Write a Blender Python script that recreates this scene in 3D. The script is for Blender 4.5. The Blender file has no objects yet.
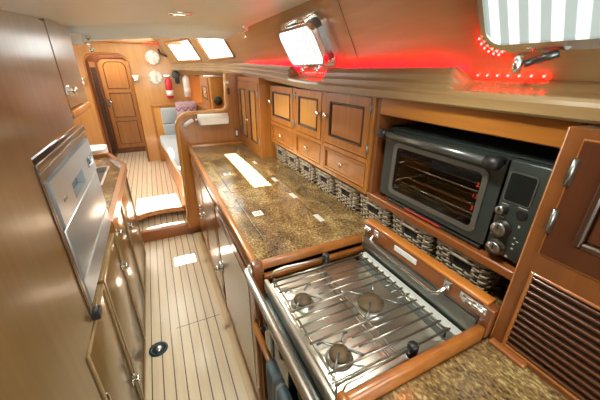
import bpy, bmesh, math, random
from mathutils import Matrix, Vector
random.seed(4)
SC = bpy.context.scene
COL = SC.collection
ZC = 1.52
PI = math.pi

# ------------------------------------------------------------------ materials
def nt(m):
    m.use_nodes = True
    t = m.node_tree
    return t, t.nodes, t.links, t.nodes['Principled BSDF']

def plain(name, col, rough=.5, metal=0., coat=0., emis=None, estr=0., bump=0., bscale=200., spec=.5, sheen=0.):
    m = bpy.data.materials.new(name)
    t, N, L, b = nt(m)
    b.inputs['Base Color'].default_value = (*col, 1)
    b.inputs['Roughness'].default_value = rough
    b.inputs['Metallic'].default_value = metal
    b.inputs['Coat Weight'].default_value = coat
    b.inputs['Coat Roughness'].default_value = .08
    b.inputs['Specular IOR Level'].default_value = spec
    b.inputs['Sheen Weight'].default_value = sheen
    if emis:
        b.inputs['Emission Color'].default_value = (*emis, 1)
        b.inputs['Emission Strength'].default_value = estr
    tc = N.new('ShaderNodeTexCoord')
    nz = N.new('ShaderNodeTexNoise'); nz.inputs['Scale'].default_value = bscale; nz.inputs['Detail'].default_value = 3
    L.new(tc.outputs['Object'], nz.inputs['Vector'])
    if bump:
        bp = N.new('ShaderNodeBump'); bp.inputs['Strength'].default_value = bump; bp.inputs['Distance'].default_value = .002
        L.new(nz.outputs['Fac'], bp.inputs['Height']); L.new(bp.outputs['Normal'], b.inputs['Normal'])
    else:
        mr = N.new('ShaderNodeMapRange'); mr.inputs['To Min'].default_value = max(0, rough-.03); mr.inputs['To Max'].default_value = min(1, rough+.05)
        L.new(nz.outputs['Fac'], mr.inputs['Value']); L.new(mr.outputs['Result'], b.inputs['Roughness'])
    return m

def wood(name, c1, c2, axis=2, rough=.34, coat=.4, scale=1., crough=.1, bump=.06):
    m = bpy.data.materials.new(name)
    t, N, L, b = nt(m)
    tc = N.new('ShaderNodeTexCoord'); mp = N.new('ShaderNodeMapping')
    s = [26*scale]*3; s[axis] = 1.3*scale
    mp.inputs['Scale'].default_value = s
    L.new(tc.outputs['Object'], mp.inputs['Vector'])
    n1 = N.new('ShaderNodeTexNoise'); n1.inputs['Scale'].default_value = 1.; n1.inputs['Detail'].default_value = 5; n1.inputs['Distortion'].default_value = .6
    n2 = N.new('ShaderNodeTexNoise'); n2.inputs['Scale'].default_value = 5.; n2.inputs['Detail'].default_value = 3
    L.new(mp.outputs['Vector'], n1.inputs['Vector']); L.new(mp.outputs['Vector'], n2.inputs['Vector'])
    mx = N.new('ShaderNodeMath'); mx.operation = 'MULTIPLY_ADD'; mx.inputs[1].default_value = .35
    L.new(n2.outputs['Fac'], mx.inputs[0]); L.new(n1.outputs['Fac'], mx.inputs[2])
    cr = N.new('ShaderNodeValToRGB')
    cr.color_ramp.elements[0].position = .42; cr.color_ramp.elements[0].color = (*c1, 1)
    cr.color_ramp.elements[1].position = .92; cr.color_ramp.elements[1].color = (*c2, 1)
    L.new(mx.outputs[0], cr.inputs['Fac']); L.new(cr.outputs['Color'], b.inputs['Base Color'])
    b.inputs['Roughness'].default_value = rough
    b.inputs['Coat Weight'].default_value = coat
    b.inputs['Coat Roughness'].default_value = crough
    bp = N.new('ShaderNodeBump'); bp.inputs['Strength'].default_value = bump; bp.inputs['Distance'].default_value = .001
    L.new(mx.outputs[0], bp.inputs['Height']); L.new(bp.outputs['Normal'], b.inputs['Normal'])
    return m

TEAK1, TEAK2 = (.44, .168, .026), (.31, .10, .013)
M = {}
M['teak_v'] = wood('varnished_teak_vertical', TEAK1, TEAK2, 2)
M['teak_y'] = wood('varnished_teak_lengthwise', TEAK1, TEAK2, 1)
M['teak_x'] = wood('varnished_teak_crosswise', TEAK1, TEAK2, 0)
M['panel'] = wood('varnished_panel', (.215, .125, .038), (.165, .09, .026), 2, rough=.36, coat=.9, crough=.16, bump=0)
M['honey'] = wood('honey_panel', (.62, .30, .062), (.48, .205, .036), 2)
M['red_v'] = wood('mahogany_vertical', (.215, .066, .018), (.13, .036, .010), 2)
M['shadedwood'] = wood('wood_dark_for_shade', (.085, .024, .009), (.05, .013, .005), 2)  # near cabinet's shade is put into this darker wood colour
M['nearframe'] = wood('frame_wood_dark_for_shade', (.20, .066, .016), (.13, .039, .010), 2)  # milder shade put into the near cabinet's frame colour
M['edgeglint'] = wood('wood_edge_highlight', (.36, .125, .026), (.26, .08, .016), 2)  # lighter colour painting the highlights along the near cabinet's edges
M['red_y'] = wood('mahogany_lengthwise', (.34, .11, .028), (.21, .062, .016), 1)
M['red_x'] = wood('mahogany_crosswise', (.36, .115, .03), (.22, .065, .017), 0)
M['cover'] = wood('stove_cover_wood', (.38, .130, .024), (.26, .076, .013), 1)
M['louvre'] = wood('louvre_wood_dark_for_shade', (.105, .031, .009), (.065, .018, .006), 1, rough=.35)  # slat colour darkened for the shade on the louvre
M['cover_lit'] = wood('cover_wood_lit_top', (.56, .20, .034), (.42, .135, .02), 1)  # cover wood made lighter, light from above put into its colour
M['margin'] = wood('pale_floor_margin', (.62, .44, .25), (.52, .35, .18), 1, rough=.4, coat=.2)
M['darkframe'] = wood('dark_frame_wood', (.17, .105, .055), (.11, .064, .032), 1, rough=.3)
M['mould'] = wood('moulding_wood', (.36, .23, .105), (.24, .145, .06), 1, rough=.34, coat=.5, crough=.2)
M['bulk'] = wood('bulkhead_veneer', (.54, .275, .08), (.43, .195, .05), 2)
M['bead'] = wood('dark_bead_and_gap_shade', (.055, .022, .010), (.03, .012, .006), 2)
M['doorwood'] = wood('cabin_door_wood', (.56, .235, .055), (.42, .155, .03), 2)
M['side'] = wood('cabin_side_veneer', (.43, .285, .13), (.35, .215, .09), 1, rough=.3, coat=.5, crough=.14)
M['ceil'] = plain('ceiling_gelcoat', (.75, .82, .81), .32, bump=.02, bscale=40)
M['steel'] = plain('brushed_steel', (.74, .73, .69), .3, 1.)
M['hob'] = plain('hob_steel', (.72, .69, .61), .3, 1.)
M['rod'] = plain('grate_rod', (.30, .275, .23), .32, .9)
M['steel_b'] = plain('satin_steel_front', (.48, .53, .565), .34, .75)
M['knobmetal'] = plain('knob_metal', (.34, .34, .33), .3, 1.)
M['handlebar'] = plain('handle_bar_metal', (.14, .15, .15), .28, .8)
M['chrome'] = plain('chrome', (.86, .87, .86), .16, 1.)
M['darksteel'] = plain('dull_steel', (.30, .30, .275), .34, .9)
M['satin'] = plain('satin_chrome', (.72, .74, .72), .42, .45)
M['black'] = plain('black_plastic', (.012, .012, .013), .4)
M['dgrey'] = plain('dark_grey_metal', (.058, .071, .067), .36, .5)
M['grey'] = plain('grey_trim', (.22, .23, .22), .35, .8)
M['oventop'] = plain('oven_top_black', (.012, .018, .016), .62, .0, spec=.35)
M['cav'] = plain('oven_cavity', (.018, .017, .015), .5, .2)
M['white'] = plain('white_plastic', (.8, .8, .78), .4)
M['paper'] = plain('paper', (.85, .84, .80), .9, bump=.3, bscale=120)
M['cush'] = plain('pale_blue_grey_cushion', (.37, .41, .42), .95, bump=.5, bscale=500, sheen=.3)
M['redpaint'] = plain('red_paint', (.55, .012, .02), .3, coat=.4)
M['dkglass'] = plain('lcd_glass', (.01, .013, .014), .08)
M['redmark'] = plain('red_lettering', (.7, .05, .02), .5)
M['redlip'] = plain('red_lip', (.5, .02, .015), .35)
M['palemark'] = plain('pale_lettering', (.5, .5, .48), .5)
M['led'] = plain('red_led', (.8, .05, .05), .4, emis=(1, .0, .02), estr=42)
M['ledhot'] = plain('red_led_bead', (.8, .1, .1), .4, emis=(1, .006, .006), estr=110)
M['lamp'] = plain('lamp_lens', (.9, .88, .8), .4, emis=(1, .92, .8), estr=1.5)
M['shade'] = plain('glass_shade', (.9, .86, .78), .3, emis=(1, .9, .7), estr=.15)
M['brass'] = plain('burner_brass', (.13, .085, .045), .65, .3)
M['underwood'] = plain('dark_recess', (.03, .017, .01), .7)
M['cable'] = plain('black_hose', (.008, .008, .008), .5)
M['paint_cream'] = plain('cream_paint', (.70, .66, .55), .5)

def m_floor():
    m = bpy.data.materials.new('teak_and_holly_floor')
    t, N, L, b = nt(m)
    tc = N.new('ShaderNodeTexCoord'); sx = N.new('ShaderNodeSeparateXYZ')
    L.new(tc.outputs['Object'], sx.inputs[0])
    def math_(op, a, v=None, k=None):
        n = N.new('ShaderNodeMath'); n.operation = op
        if hasattr(a, 'links'): L.new(a, n.inputs[0])
        else: n.inputs[0].default_value = a
        if v is not None:
            if hasattr(v, 'links'): L.new(v, n.inputs[1])
            else: n.inputs[1].default_value = v
        return n.outputs[0]
    q = math_('DIVIDE', sx.outputs['X'], .0555)
    fr_ = math_('FRACT', math_('ADD', q, 40.076))
    ix = math_('FLOOR', math_('ADD', q, 40.076))
    seam = math_('LESS_THAN', fr_, .105)
    mp = N.new('ShaderNodeMapping'); mp.inputs['Scale'].default_value = (30, 2.0, 1)
    L.new(tc.outputs['Object'], mp.inputs['Vector'])
    nz = N.new('ShaderNodeTexNoise'); nz.inputs['Scale'].default_value = 1.4; nz.inputs['Detail'].default_value = 6
    L.new(mp.outputs['Vector'], nz.inputs['Vector'])
    wn = N.new('ShaderNodeTexWhiteNoise'); wn.noise_dimensions = '1D'; L.new(ix, wn.inputs['W'])
    ad = math_('MULTIPLY', wn.outputs['Value'], .35)
    f = math_('ADD', nz.outputs['Fac'], ad)
    cr = N.new('ShaderNodeValToRGB')
    cr.color_ramp.elements[0].position = .3; cr.color_ramp.elements[0].color = (.60, .45, .29, 1)
    cr.color_ramp.elements[1].position = .95; cr.color_ramp.elements[1].color = (.76, .61, .42, 1)
    L.new(f, cr.inputs['Fac'])
    mx = N.new('ShaderNodeMix'); mx.data_type = 'RGBA'
    L.new(seam, mx.inputs[0]); L.new(cr.outputs['Color'], mx.inputs[6]); mx.inputs[7].default_value = (.085, .036, .016, 1)
    L.new(mx.outputs[2], b.inputs['Base Color'])
    b.inputs['Roughness'].default_value = .36
    b.inputs['Coat Weight'].default_value = .35; b.inputs['Coat Roughness'].default_value = .2
    bp = N.new('ShaderNodeBump'); bp.inputs['Strength'].default_value = .3; bp.inputs['Distance'].default_value = .001; bp.invert = True
    L.new(seam, bp.inputs['Height']); L.new(bp.outputs['Normal'], b.inputs['Normal'])
    return m
M['floor'] = m_floor()

def m_granite():
    m = bpy.data.materials.new('brown_gold_granite')
    t, N, L, b = nt(m)
    tc = N.new('ShaderNodeTexCoord'); mp = N.new('ShaderNodeMapping')
    mp.inputs['Rotation'].default_value = (0, 0, .6); mp.inputs['Scale'].default_value = (1, .55, 1)
    L.new(tc.outputs['Object'], mp.inputs['Vector'])
    n1 = N.new('ShaderNodeTexNoise'); n1.inputs['Scale'].default_value = 140; n1.inputs['Detail'].default_value = 5; n1.inputs['Roughness'].default_value = .65
    n2 = N.new('ShaderNodeTexNoise'); n2.inputs['Scale'].default_value = 9; n2.inputs['Detail'].default_value = 5; n2.inputs['Distortion'].default_value = 1.2
    for n in (n1, n2): L.new(mp.outputs['Vector'], n.inputs['Vector'])
    mu = N.new('ShaderNodeMath'); mu.operation = 'MULTIPLY_ADD'; mu.inputs[1].default_value = .65
    L.new(n2.outputs['Fac'], mu.inputs[0]); L.new(n1.outputs['Fac'], mu.inputs[2])
    cr = N.new('ShaderNodeValToRGB'); e = cr.color_ramp.elements
    e[0].position = .64; e[0].color = (.035, .022, .014, 1)
    e[1].position = 1.0; e[1].color = (.46, .33, .155, 1)
    x = e.new(.76); x.color = (.13, .077, .033, 1)
    x = e.new(.90); x.color = (.245, .155, .058, 1)
    L.new(mu.outputs[0], cr.inputs['Fac']); L.new(cr.outputs['Color'], b.inputs['Base Color'])
    b.inputs['Roughness'].default_value = .2
    b.inputs['Coat Weight'].default_value = .5; b.inputs['Coat Roughness'].default_value = .1
    return m
M['granite'] = m_granite()

def m_stripes(name, base, stripe, period, width, offset, strength, blur=.04):
    """back-lit port glass: bright daylight with slats seen through it"""
    m = bpy.data.materials.new(name)
    t, N, L, b = nt(m)
    tc = N.new('ShaderNodeTexCoord'); sx = N.new('ShaderNodeSeparateXYZ')
    L.new(tc.outputs['Object'], sx.inputs[0])
    a = N.new('ShaderNodeMath'); a.operation = 'MULTIPLY_ADD'; a.inputs[1].default_value = 1/period; a.inputs[2].default_value = 50+offset
    L.new(sx.outputs['Y'], a.inputs[0])
    f = N.new('ShaderNodeMath'); f.operation = 'FRACT'; L.new(a.outputs[0], f.inputs[0])
    s = N.new('ShaderNodeMath'); s.operation = 'SUBTRACT'; s.inputs[1].default_value = .5; L.new(f.outputs[0], s.inputs[0])
    ab = N.new('ShaderNodeMath'); ab.operation = 'ABSOLUTE'; L.new(s.outputs[0], ab.inputs[0])
    mr = N.new('ShaderNodeMapRange'); mr.inputs['From Min'].default_value = width/2-blur; mr.inputs['From Max'].default_value = width/2+blur
    mr.inputs['To Min'].default_value = 1; mr.inputs['To Max'].default_value = 0
    L.new(ab.outputs[0], mr.inputs['Value'])
    mx = N.new('ShaderNodeMix'); mx.data_type = 'RGBA'
    L.new(mr.outputs['Result'], mx.inputs[0]); mx.inputs[6].default_value = (*base, 1); mx.inputs[7].default_value = (*stripe, 1)
    L.new(mx.outputs[2], b.inputs['Emission Color']); b.inputs['Emission Strength'].default_value = strength
    b.inputs['Base Color'].default_value = (.25, .27, .27, 1); b.inputs['Roughness'].default_value = .15
    return m
M['port_far'] = m_stripes('lit_port_glass', (1, 1, .98), (.36, .37, .38), .0415, .38, .07, 1.25)
M['port_near'] = m_stripes('lit_port_glass_slats', (.31, .37, .345), (1.1, 1.15, 1.15), .0405, .50, .07, .9)

M['port_fill'] = m_stripes('fill_port_glass', (1, 1, .98), (.8, .8, .8), .046, .2, .1, 12.)  # glow of the unseen fill port behind the camera
def m_wicker():
    m = bpy.data.materials.new('grey_brown_wicker')
    t, N, L, b = nt(m)
    tc = N.new('ShaderNodeTexCoord')
    nz = N.new('ShaderNodeTexNoise'); nz.inputs['Scale'].default_value = 60; nz.inputs['Detail'].default_value = 3
    L.new(tc.outputs['Object'], nz.inputs['Vector'])
    cr = N.new('ShaderNodeValToRGB')
    cr.color_ramp.elements[0].position = .3; cr.color_ramp.elements[0].color = (.16, .115, .075, 1)
    cr.color_ramp.elements[1].position = .7; cr.color_ramp.elements[1].color = (.50, .40, .29, 1)
    L.new(nz.outputs['Fac'], cr.inputs['Fac']); L.new(cr.outputs['Color'], b.inputs['Base Color'])
    b.inputs['Roughness'].default_value = .5
    return m
M['wicker'] = m_wicker()
M['wickerdark'] = plain('dark_wicker_stakes', (.035, .025, .02), .6)
M['liner'] = plain('basket_liner', (.02, .016, .013), .9)

def m_chevron():
    m = bpy.data.materials.new('chevron_knit')
    t, N, L, b = nt(m)
    tc = N.new('ShaderNodeTexCoord'); sx = N.new('ShaderNodeSeparateXYZ'); L.new(tc.outputs['Object'], sx.inputs[0])
    def mth(op, a, v=None):
        n = N.new('ShaderNodeMath'); n.operation = op; L.new(a, n.inputs[0])
        if v is not None:
            if hasattr(v, 'links'): L.new(v, n.inputs[1])
            else: n.inputs[1].default_value = v
        return n.outputs[0]
    z = mth('ABSOLUTE', mth('SUBTRACT', mth('FRACT', mth('ADD', mth('DIVIDE', sx.outputs['X'], .085), 30.)), .5))
    g = mth('ADD', mth('MULTIPLY', z, .10), sx.outputs['Z'])
    f = mth('FRACT', mth('ADD', mth('DIVIDE', g, .12), 30.))
    cr = N.new('ShaderNodeValToRGB'); cr.color_ramp.interpolation = 'CONSTANT'; e = cr.color_ramp.elements
    e[0].position = 0; e[0].color = (.50, .33, .36, 1)
    e[1].position = .18; e[1].color = (.07, .012, .035, 1)
    for p, c in ((.40, (.52, .36, .40)), (.56, (.15, .04, .08)), (.70, (.48, .42, .42)), (.86, (.28, .14, .18))):
        k = e.new(p); k.color = (*c, 1)
    L.new(f, cr.inputs['Fac']); L.new(cr.outputs['Color'], b.inputs['Base Color']); b.inputs['Roughness'].default_value = .95
    return m
M['chevron'] = m_chevron()

def m_dishtowel():
    m = bpy.data.materials.new('blue_grey_dish_towel')
    t, N, L, b = nt(m)
    tc = N.new('ShaderNodeTexCoord'); sx = N.new('ShaderNodeSeparateXYZ'); L.new(tc.outputs['Object'], sx.inputs[0])
    a = N.new('ShaderNodeMath'); a.operation = 'MULTIPLY_ADD'; a.inputs[1].default_value = 1/.10; a.inputs[2].default_value = 20.3; L.new(sx.outputs['Y'], a.inputs[0])
    f = N.new('ShaderNodeMath'); f.operation = 'FRACT'; L.new(a.outputs[0], f.inputs[0])
    cr = N.new('ShaderNodeValToRGB'); cr.color_ramp.interpolation = 'CONSTANT'; e = cr.color_ramp.elements
    e[0].position = 0; e[0].color = (.13, .175, .205, 1)
    e[1].position = .62; e[1].color = (.40, .42, .42, 1)
    k = e.new(.70); k.color = (.13, .175, .205, 1)
    k = e.new(.84); k.color = (.22, .26, .29, 1)
    L.new(f.outputs[0], cr.inputs['Fac']); L.new(cr.outputs['Color'], b.inputs['Base Color']); b.inputs['Roughness'].default_value = .95
    nz = N.new('ShaderNodeTexNoise'); nz.inputs['Scale'].default_value = 400; L.new(tc.outputs['Object'], nz.inputs['Vector'])
    bp = N.new('ShaderNodeBump'); bp.inputs['Strength'].default_value = .4; bp.inputs['Distance'].default_value = .002
    L.new(nz.outputs['Fac'], bp.inputs['Height']); L.new(bp.outputs['Normal'], b.inputs['Normal'])
    return m
M['dishtowel'] = m_dishtowel()

def m_plate():
    m = bpy.data.materials.new('painted_plate')
    t, N, L, b = nt(m)
    tc = N.new('ShaderNodeTexCoord')
    vo = N.new('ShaderNodeTexVoronoi'); vo.inputs['Scale'].default_value = 26; L.new(tc.outputs['Object'], vo.inputs['Vector'])
    cr = N.new('ShaderNodeValToRGB'); e = cr.color_ramp.elements
    e[0].position = .22; e[0].color = (.50, .43, .32, 1); e[1].position = .5; e[1].color = (.80, .76, .66, 1)
    L.new(vo.outputs['Distance'], cr.inputs['Fac']); L.new(cr.outputs['Color'], b.inputs['Base Color']); b.inputs['Roughness'].default_value = .2
    return m
M['plate'] = m_plate()

def m_glass():
    m = bpy.data.materials.new('oven_door_glass')
    t, N, L, b = nt(m)
    b.inputs['Base Color'].default_value = (.62, .58, .52, 1)
    b.inputs['Roughness'].default_value = .02
    b.inputs['Transmission Weight'].default_value = 1
    b.inputs['IOR'].default_value = 1.45
    return m
M['glass'] = m_glass()

# ------------------------------------------------------------------ mesh helpers
def frame(face, o=(0, 0, 0)):
    """local u (viewer's right), v (up), w (towards the viewer)"""
    ax = {'-x': ((0, -1, 0), (0, 0, 1), (-1, 0, 0)),
          '-y': ((1, 0, 0), (0, 0, 1), (0, -1, 0)),
          '+x': ((0, 1, 0), (0, 0, 1), (1, 0, 0)),
          '+y': ((-1, 0, 0), (0, 0, 1), (0, 1, 0))}[face]
    m = Matrix.Identity(4)
    for i in range(3):
        for j in range(3): m[j][i] = ax[i][j]
        m[i][3] = o[i]
    return m

ORG = {}
class MB:
    def __init__(s, T=None):
        s.bm = bmesh.new(); s.T = T if T is not None else Matrix.Identity(4)
    def add(s, verts, faces, smooth=False):
        vs = [s.bm.verts.new(s.T @ Vector(v)) for v in verts]
        for f in faces:
            try:
                fc = s.bm.faces.new([vs[i] for i in f]); fc.smooth = smooth
            except ValueError: pass
        return s
    def box(s, a, b, bev=0., seg=1):
        lo = [min(a[i], b[i]) for i in range(3)]; hi = [max(a[i], b[i]) for i in range(3)]
        t = bmesh.new(); bmesh.ops.create_cube(t, size=1)
        for v in t.verts:
            for i in range(3): v.co[i] = (lo[i]+hi[i])/2 + v.co[i]*(hi[i]-lo[i])
        if bev:
            bmesh.ops.bevel(t, geom=list(t.edges), offset=min(bev, .45*min(hi[i]-lo[i] for i in range(3))), segments=seg, affect='EDGES', profile=.5)
        t.verts.index_update()
        s.add([v.co.copy() for v in t.verts], [[v.index for v in f.verts] for f in t.faces], seg > 1 and bev > 0)
        t.free(); return s
    def tube(s, pts, r, seg=8, closed=False):
        P = [Vector(p) for p in pts]; n = len(P); verts = []; faces = []
        up = None
        for i in range(n):
            if closed: d = P[(i+1) % n]-P[i-1]
            elif i == 0: d = P[1]-P[0]
            elif i == n-1: d = P[-1]-P[-2]
            else: d = (P[i+1]-P[i]).normalized()+(P[i]-P[i-1]).normalized()
            d.normalize()
            if up is None:
                up = Vector((0, 0, 1)) if abs(d.z) < .9 else Vector((1, 0, 0))
            a = up-d*up.dot(d)
            if a.length < 1e-5: a = d.orthogonal()
            a.normalize(); up = a; b = d.cross(a)
            rr = r[i] if isinstance(r, (list, tuple)) else r
            for k in range(seg):
                t = 2*PI*k/seg; verts.append(P[i]+a*math.cos(t)*rr+b*math.sin(t)*rr)
        m = n if closed else n-1
        for i in range(m):
            j = (i+1) % n
            for k in range(seg):
                l = (k+1) % seg
                faces.append((i*seg+k, i*seg+l, j*seg+l, j*seg+k))
        s.add(verts, faces, True)
        if not closed:
            s.add([verts[k] for k in range(seg)], [list(range(seg))[::-1]])
            s.add([verts[(n-1)*seg+k] for k in range(seg)], [list(range(seg))])
        return s
    def lathe(s, prof, o, axis=(0, 0, 1), seg=20):
        d = Vector(axis).normalized(); a = d.orthogonal().normalized(); b = d.cross(a); o = Vector(o)
        verts = []; faces = []; n = len(prof)
        for r, h in prof:
            for k in range(seg):
                t = 2*PI*k/seg; verts.append(o+d*h+(a*math.cos(t)+b*math.sin(t))*max(r, 1e-4))
        for i in range(n-1):
            for k in range(seg):
                l = (k+1) % seg
                faces.append((i*seg+k, i*seg+l, (i+1)*seg+l, (i+1)*seg+k))
        faces.append(list(range(seg))[::-1]); faces.append([(n-1)*seg+k for k in range(seg)])
        s.add(verts, faces, True); return s
    def prism(s, out, w0, w1):
        n = len(out)
        vs = [(p[0], p[1], w0) for p in out]+[(p[0], p[1], w1) for p in out]
        s.add(vs, [list(range(n))[::-1], list(range(n, 2*n))]+[(i, (i+1) % n, n+(i+1) % n, n+i) for i in range(n)])
        return s
    def ring(s, outer, inner, w0, w1):
        """flat ring between two outlines with the same number of points"""
        n = len(outer)
        vs = [(p[0], p[1], w) for w in (w0, w1) for o in (outer, inner) for p in o]
        f = []
        for i in range(n):
            j = (i+1) % n
            f += [(2*n+i, 2*n+j, 3*n+j, 3*n+i), (i, n+i, n+j, j), (i, j, 2*n+j, 2*n+i), (n+i, 3*n+i, 3*n+j, n+j)]
        s.add(vs, f); return s
    def grid(s, fn, nu, nv, smooth=True):
        vs = [fn(i/nu, j/nv) for i in range(nu+1) for j in range(nv+1)]
        s.add(vs, [(i*(nv+1)+j, (i+1)*(nv+1)+j, (i+1)*(nv+1)+j+1, i*(nv+1)+j+1) for i in range(nu) for j in range(nv)], smooth)
        return s
    def build(s, name, mat, parent=None, label=None, **props):
        bm = s.bm
        bmesh.ops.remove_doubles(bm, verts=bm.verts, dist=1e-5)
        bmesh.ops.recalc_face_normals(bm, faces=bm.faces)
        if parent is not None:
            o = ORG[parent.name]; loc = Vector((0, 0, 0))
        else:
            xs = [v.co for v in bm.verts]
            o = Vector(((min(c.x for c in xs)+max(c.x for c in xs))/2, (min(c.y for c in xs)+max(c.y for c in xs))/2, min(c.z for c in xs)))
            loc = o
        for v in bm.verts: v.co -= o
        me = bpy.data.meshes.new(name); bm.to_mesh(me); bm.free()
        me.materials.append(mat)
        ob = bpy.data.objects.new(name, me); COL.objects.link(ob)
        ob.location = loc
        if parent is not None: ob.parent = parent
        ORG[ob.name] = o
        if label: ob['label'] = label
        for k, v in props.items(): ob[k] = v
        return ob

def thing(name, label, cat, loc, group=None):
    o = bpy.data.objects.new(name, None); COL.objects.link(o)
    o.location = loc; o.empty_display_size = .05
    o['label'] = label; o['category'] = cat
    if group: o['group'] = group
    ORG[o.name] = Vector(loc)
    return o
def tag(o, label, cat, group=None):
    o['label'] = label; o['category'] = cat
    if group: o['group'] = group
    return o
def struct(name, mb, mat, **k):
    o = mb.build(name, mat, **k); o['kind'] = 'structure'; return o
def dup(root, loc, label, group=None):
    r = root.copy(); COL.objects.link(r); r.location = loc; r['label'] = label
    if group: r['group'] = group
    for ch in list(root.children):
        c = ch.copy(); COL.objects.link(c); c.parent = r
        for g in list(ch.children):
            d = g.copy(); COL.objects.link(d); d.parent = c
    return r

def rrect(u0, u1, v0, v1, r, n=6):
    out = []
    for cx, cy, a in ((u1-r, v0+r, -90), (u1-r, v1-r, 0), (u0+r, v1-r, 90), (u0+r, v0+r, 180)):
        for k in range(n+1):
            t = math.radians(a+90*k/n); out.append((cx+r*math.cos(t), cy+r*math.sin(t)))
    return out
def rect_ring(mb, u0, u1, v0, v1, t, w0, w1, bev=.002):
    mb.box((u0, v0, w0), (u0+t, v1, w1), bev); mb.box((u1-t, v0, w0), (u1, v1, w1), bev)
    mb.box((u0+t, v0, w0), (u1-t, v0+t, w1), bev); mb.box((u0+t, v1-t, w0), (u1-t, v1, w1), bev)
    return mb

def panel_door(parent, F, u0, u1, v0, v1, w0=0, t=.018, stile=.045, mf='teak_v', mp='honey', bead=.011, name='door', insets=None):
    """frame-and-panel door: the frame is the door part; each inset has a dark bead and a panel of its own"""
    ins = insets or [(u0+stile, u1-stile, v0+stile, v1-stile)]
    us = sorted({u0, u1, *[i[0] for i in ins], *[i[1] for i in ins]}); vs = sorted({v0, v1, *[i[2] for i in ins], *[i[3] for i in ins]})
    mb = MB(F)
    for i in range(len(us)-1):
        for j in range(len(vs)-1):
            cu, cv = (us[i]+us[i+1])/2, (vs[j]+vs[j+1])/2
            if any(a < cu < b and c < cv < d for a, b, c, d in ins): continue
            mb.box((us[i], vs[j], w0), (us[i+1], vs[j+1], w0+t))
    d = mb.build(name, M[mf], parent)
    for a, b, c, e in ins:
        rect_ring(MB(F), a, b, c, e, bead, w0+.002, w0+t+.004, .003).build('panel_bead', M['bead'], d)
        k = bead+.0005
        MB(F).box((a+k, c+k, w0+.001), (b-k, e-k, w0+t-.005), .003).build('panel', M[mp], d)
    return d

def oval_knob(parent, F, u, v, w, s=1.):
    mb = MB(F)
    prof = [(.004, 0), (.004, .01), (.011, .013), (.013, .018), (.010, .023), (.002, .025)]
    P = MB(F @ Matrix.Translation((u, v, w)) @ Matrix.Diagonal((.85*s, 1.25*s, s, 1)))
    P.lathe(prof, (0, 0, 0), (0, 0, 1), 14)
    return P.build('knob', M['chrome'], parent)
def turn_latch(parent, F, u, v, w, side=1, k=1.):
    mb = MB(F @ Matrix.Translation((u, v, w)) @ Matrix.Diagonal((k, k, k, 1)) @ Matrix.Translation((-u, -v, -w)))
    mb.box((u-.02, v-.016, w), (u+.02, v+.016, w+.004), .002)
    mb.lathe([(.007, 0), (.007, .012), (.013, .014), (.014, .022), (.009, .027), (.002, .028)], (u, v, w+.003), (0, 0, 1), 14)
    mb.box((u+.02*side, v-.005, w), (u+.04*side, v+.005, w+.011), .002)
    return mb.build('turn_latch', M['chrome'], parent)
def hinge(parent, F, u, v, w, h=.05):
    mb = MB(F); mb.tube([(u, v-h/2, w), (u, v+h/2, w)], .0034, 8); mb.box((u-.0065, v-h/2, w-.004), (u+.0065, v+h/2, w-.001))
    return mb.build('hinge', M['knobmetal'], parent)

FX = frame('-x')            # u = -y, v = z, w = -x
FYm = frame('-y')           # u = x,  v = z, w = -y
FXp = frame('+x')           # u = y,  v = z, w = +x

# ------------------------------------------------------------------ camera
yaw, pitch, roll, FP = .451481863, .418200877, .00674756994, 290.023455
f = Vector((math.sin(yaw)*math.cos(pitch), math.cos(yaw)*math.cos(pitch), -math.sin(pitch)))
r = Vector((math.cos(yaw), -math.sin(yaw), 0)); u = r.cross(f)
c_, s_ = math.cos(roll), math.sin(roll)
r, u = c_*r+s_*u, -s_*r+c_*u
cam = bpy.data.cameras.new('camera'); co = bpy.data.objects.new('camera', cam); COL.objects.link(co)
mw = Matrix.Identity(4)
for i in range(3): mw[i][0] = r[i]; mw[i][1] = u[i]; mw[i][2] = -f[i]
mw[0][3], mw[1][3], mw[2][3] = 0, 0, ZC
co.matrix_world = mw
cam.sensor_width = 36; cam.sensor_fit = 'HORIZONTAL'; cam.lens = 36*FP/600
cam.clip_start = .02
cam.dof.use_dof = True; cam.dof.focus_distance = 1.15; cam.dof.aperture_fstop = 8.0
SC.camera = co

# ------------------------------------------------------------------ shared shapes of the hull
def interp(x, xs, ys):
    if x <= xs[0]: return ys[0]
    for i in range(len(xs)-1):
        if x <= xs[i+1]:
            t = (x-xs[i])/(xs[i+1]-xs[i]); return ys[i]+t*(ys[i+1]-ys[i])
    return ys[-1]
def plan(y): return interp(y, [0, 3.0, 3.5, 4.1, 4.6, 4.95], [.76, .76, .74, .66, .5, .33])
def sheer(y): return interp(y, [1.45, 2.0, 2.8, 3.5, 4.95], [0, .025, .05, .065, .085])
K = .579
def side_x(y, z): return plan(y)-K*(z-1.607)
def ceil_l(y): return 1.644+.098*(y-1)/1.2 if y > 1 else 1.644-.03*(1-y)
def ceil_z(x, y):
    t = (x+.28)/.935
    a = ceil_l(y); b = 1.788
    return a+(b-a)*max(-.5, min(1.02, t)) + .018*math.sin(PI*max(0, min(1, t)))

# ------------------------------------------------------------------ setting
struct('floor', MB().box((-.95, -1.3, -.05), (1.1, 2.815, 0)), M['floor'])
struct('trim_1', MB().box((-.95, 2.79, 0), (.9, 2.83, .112), .006, 2), M['red_x'])
struct('floor_middle', MB().box((-.95, 2.83, -.05), (.9, 3.3, .1)), M['floor'])
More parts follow.
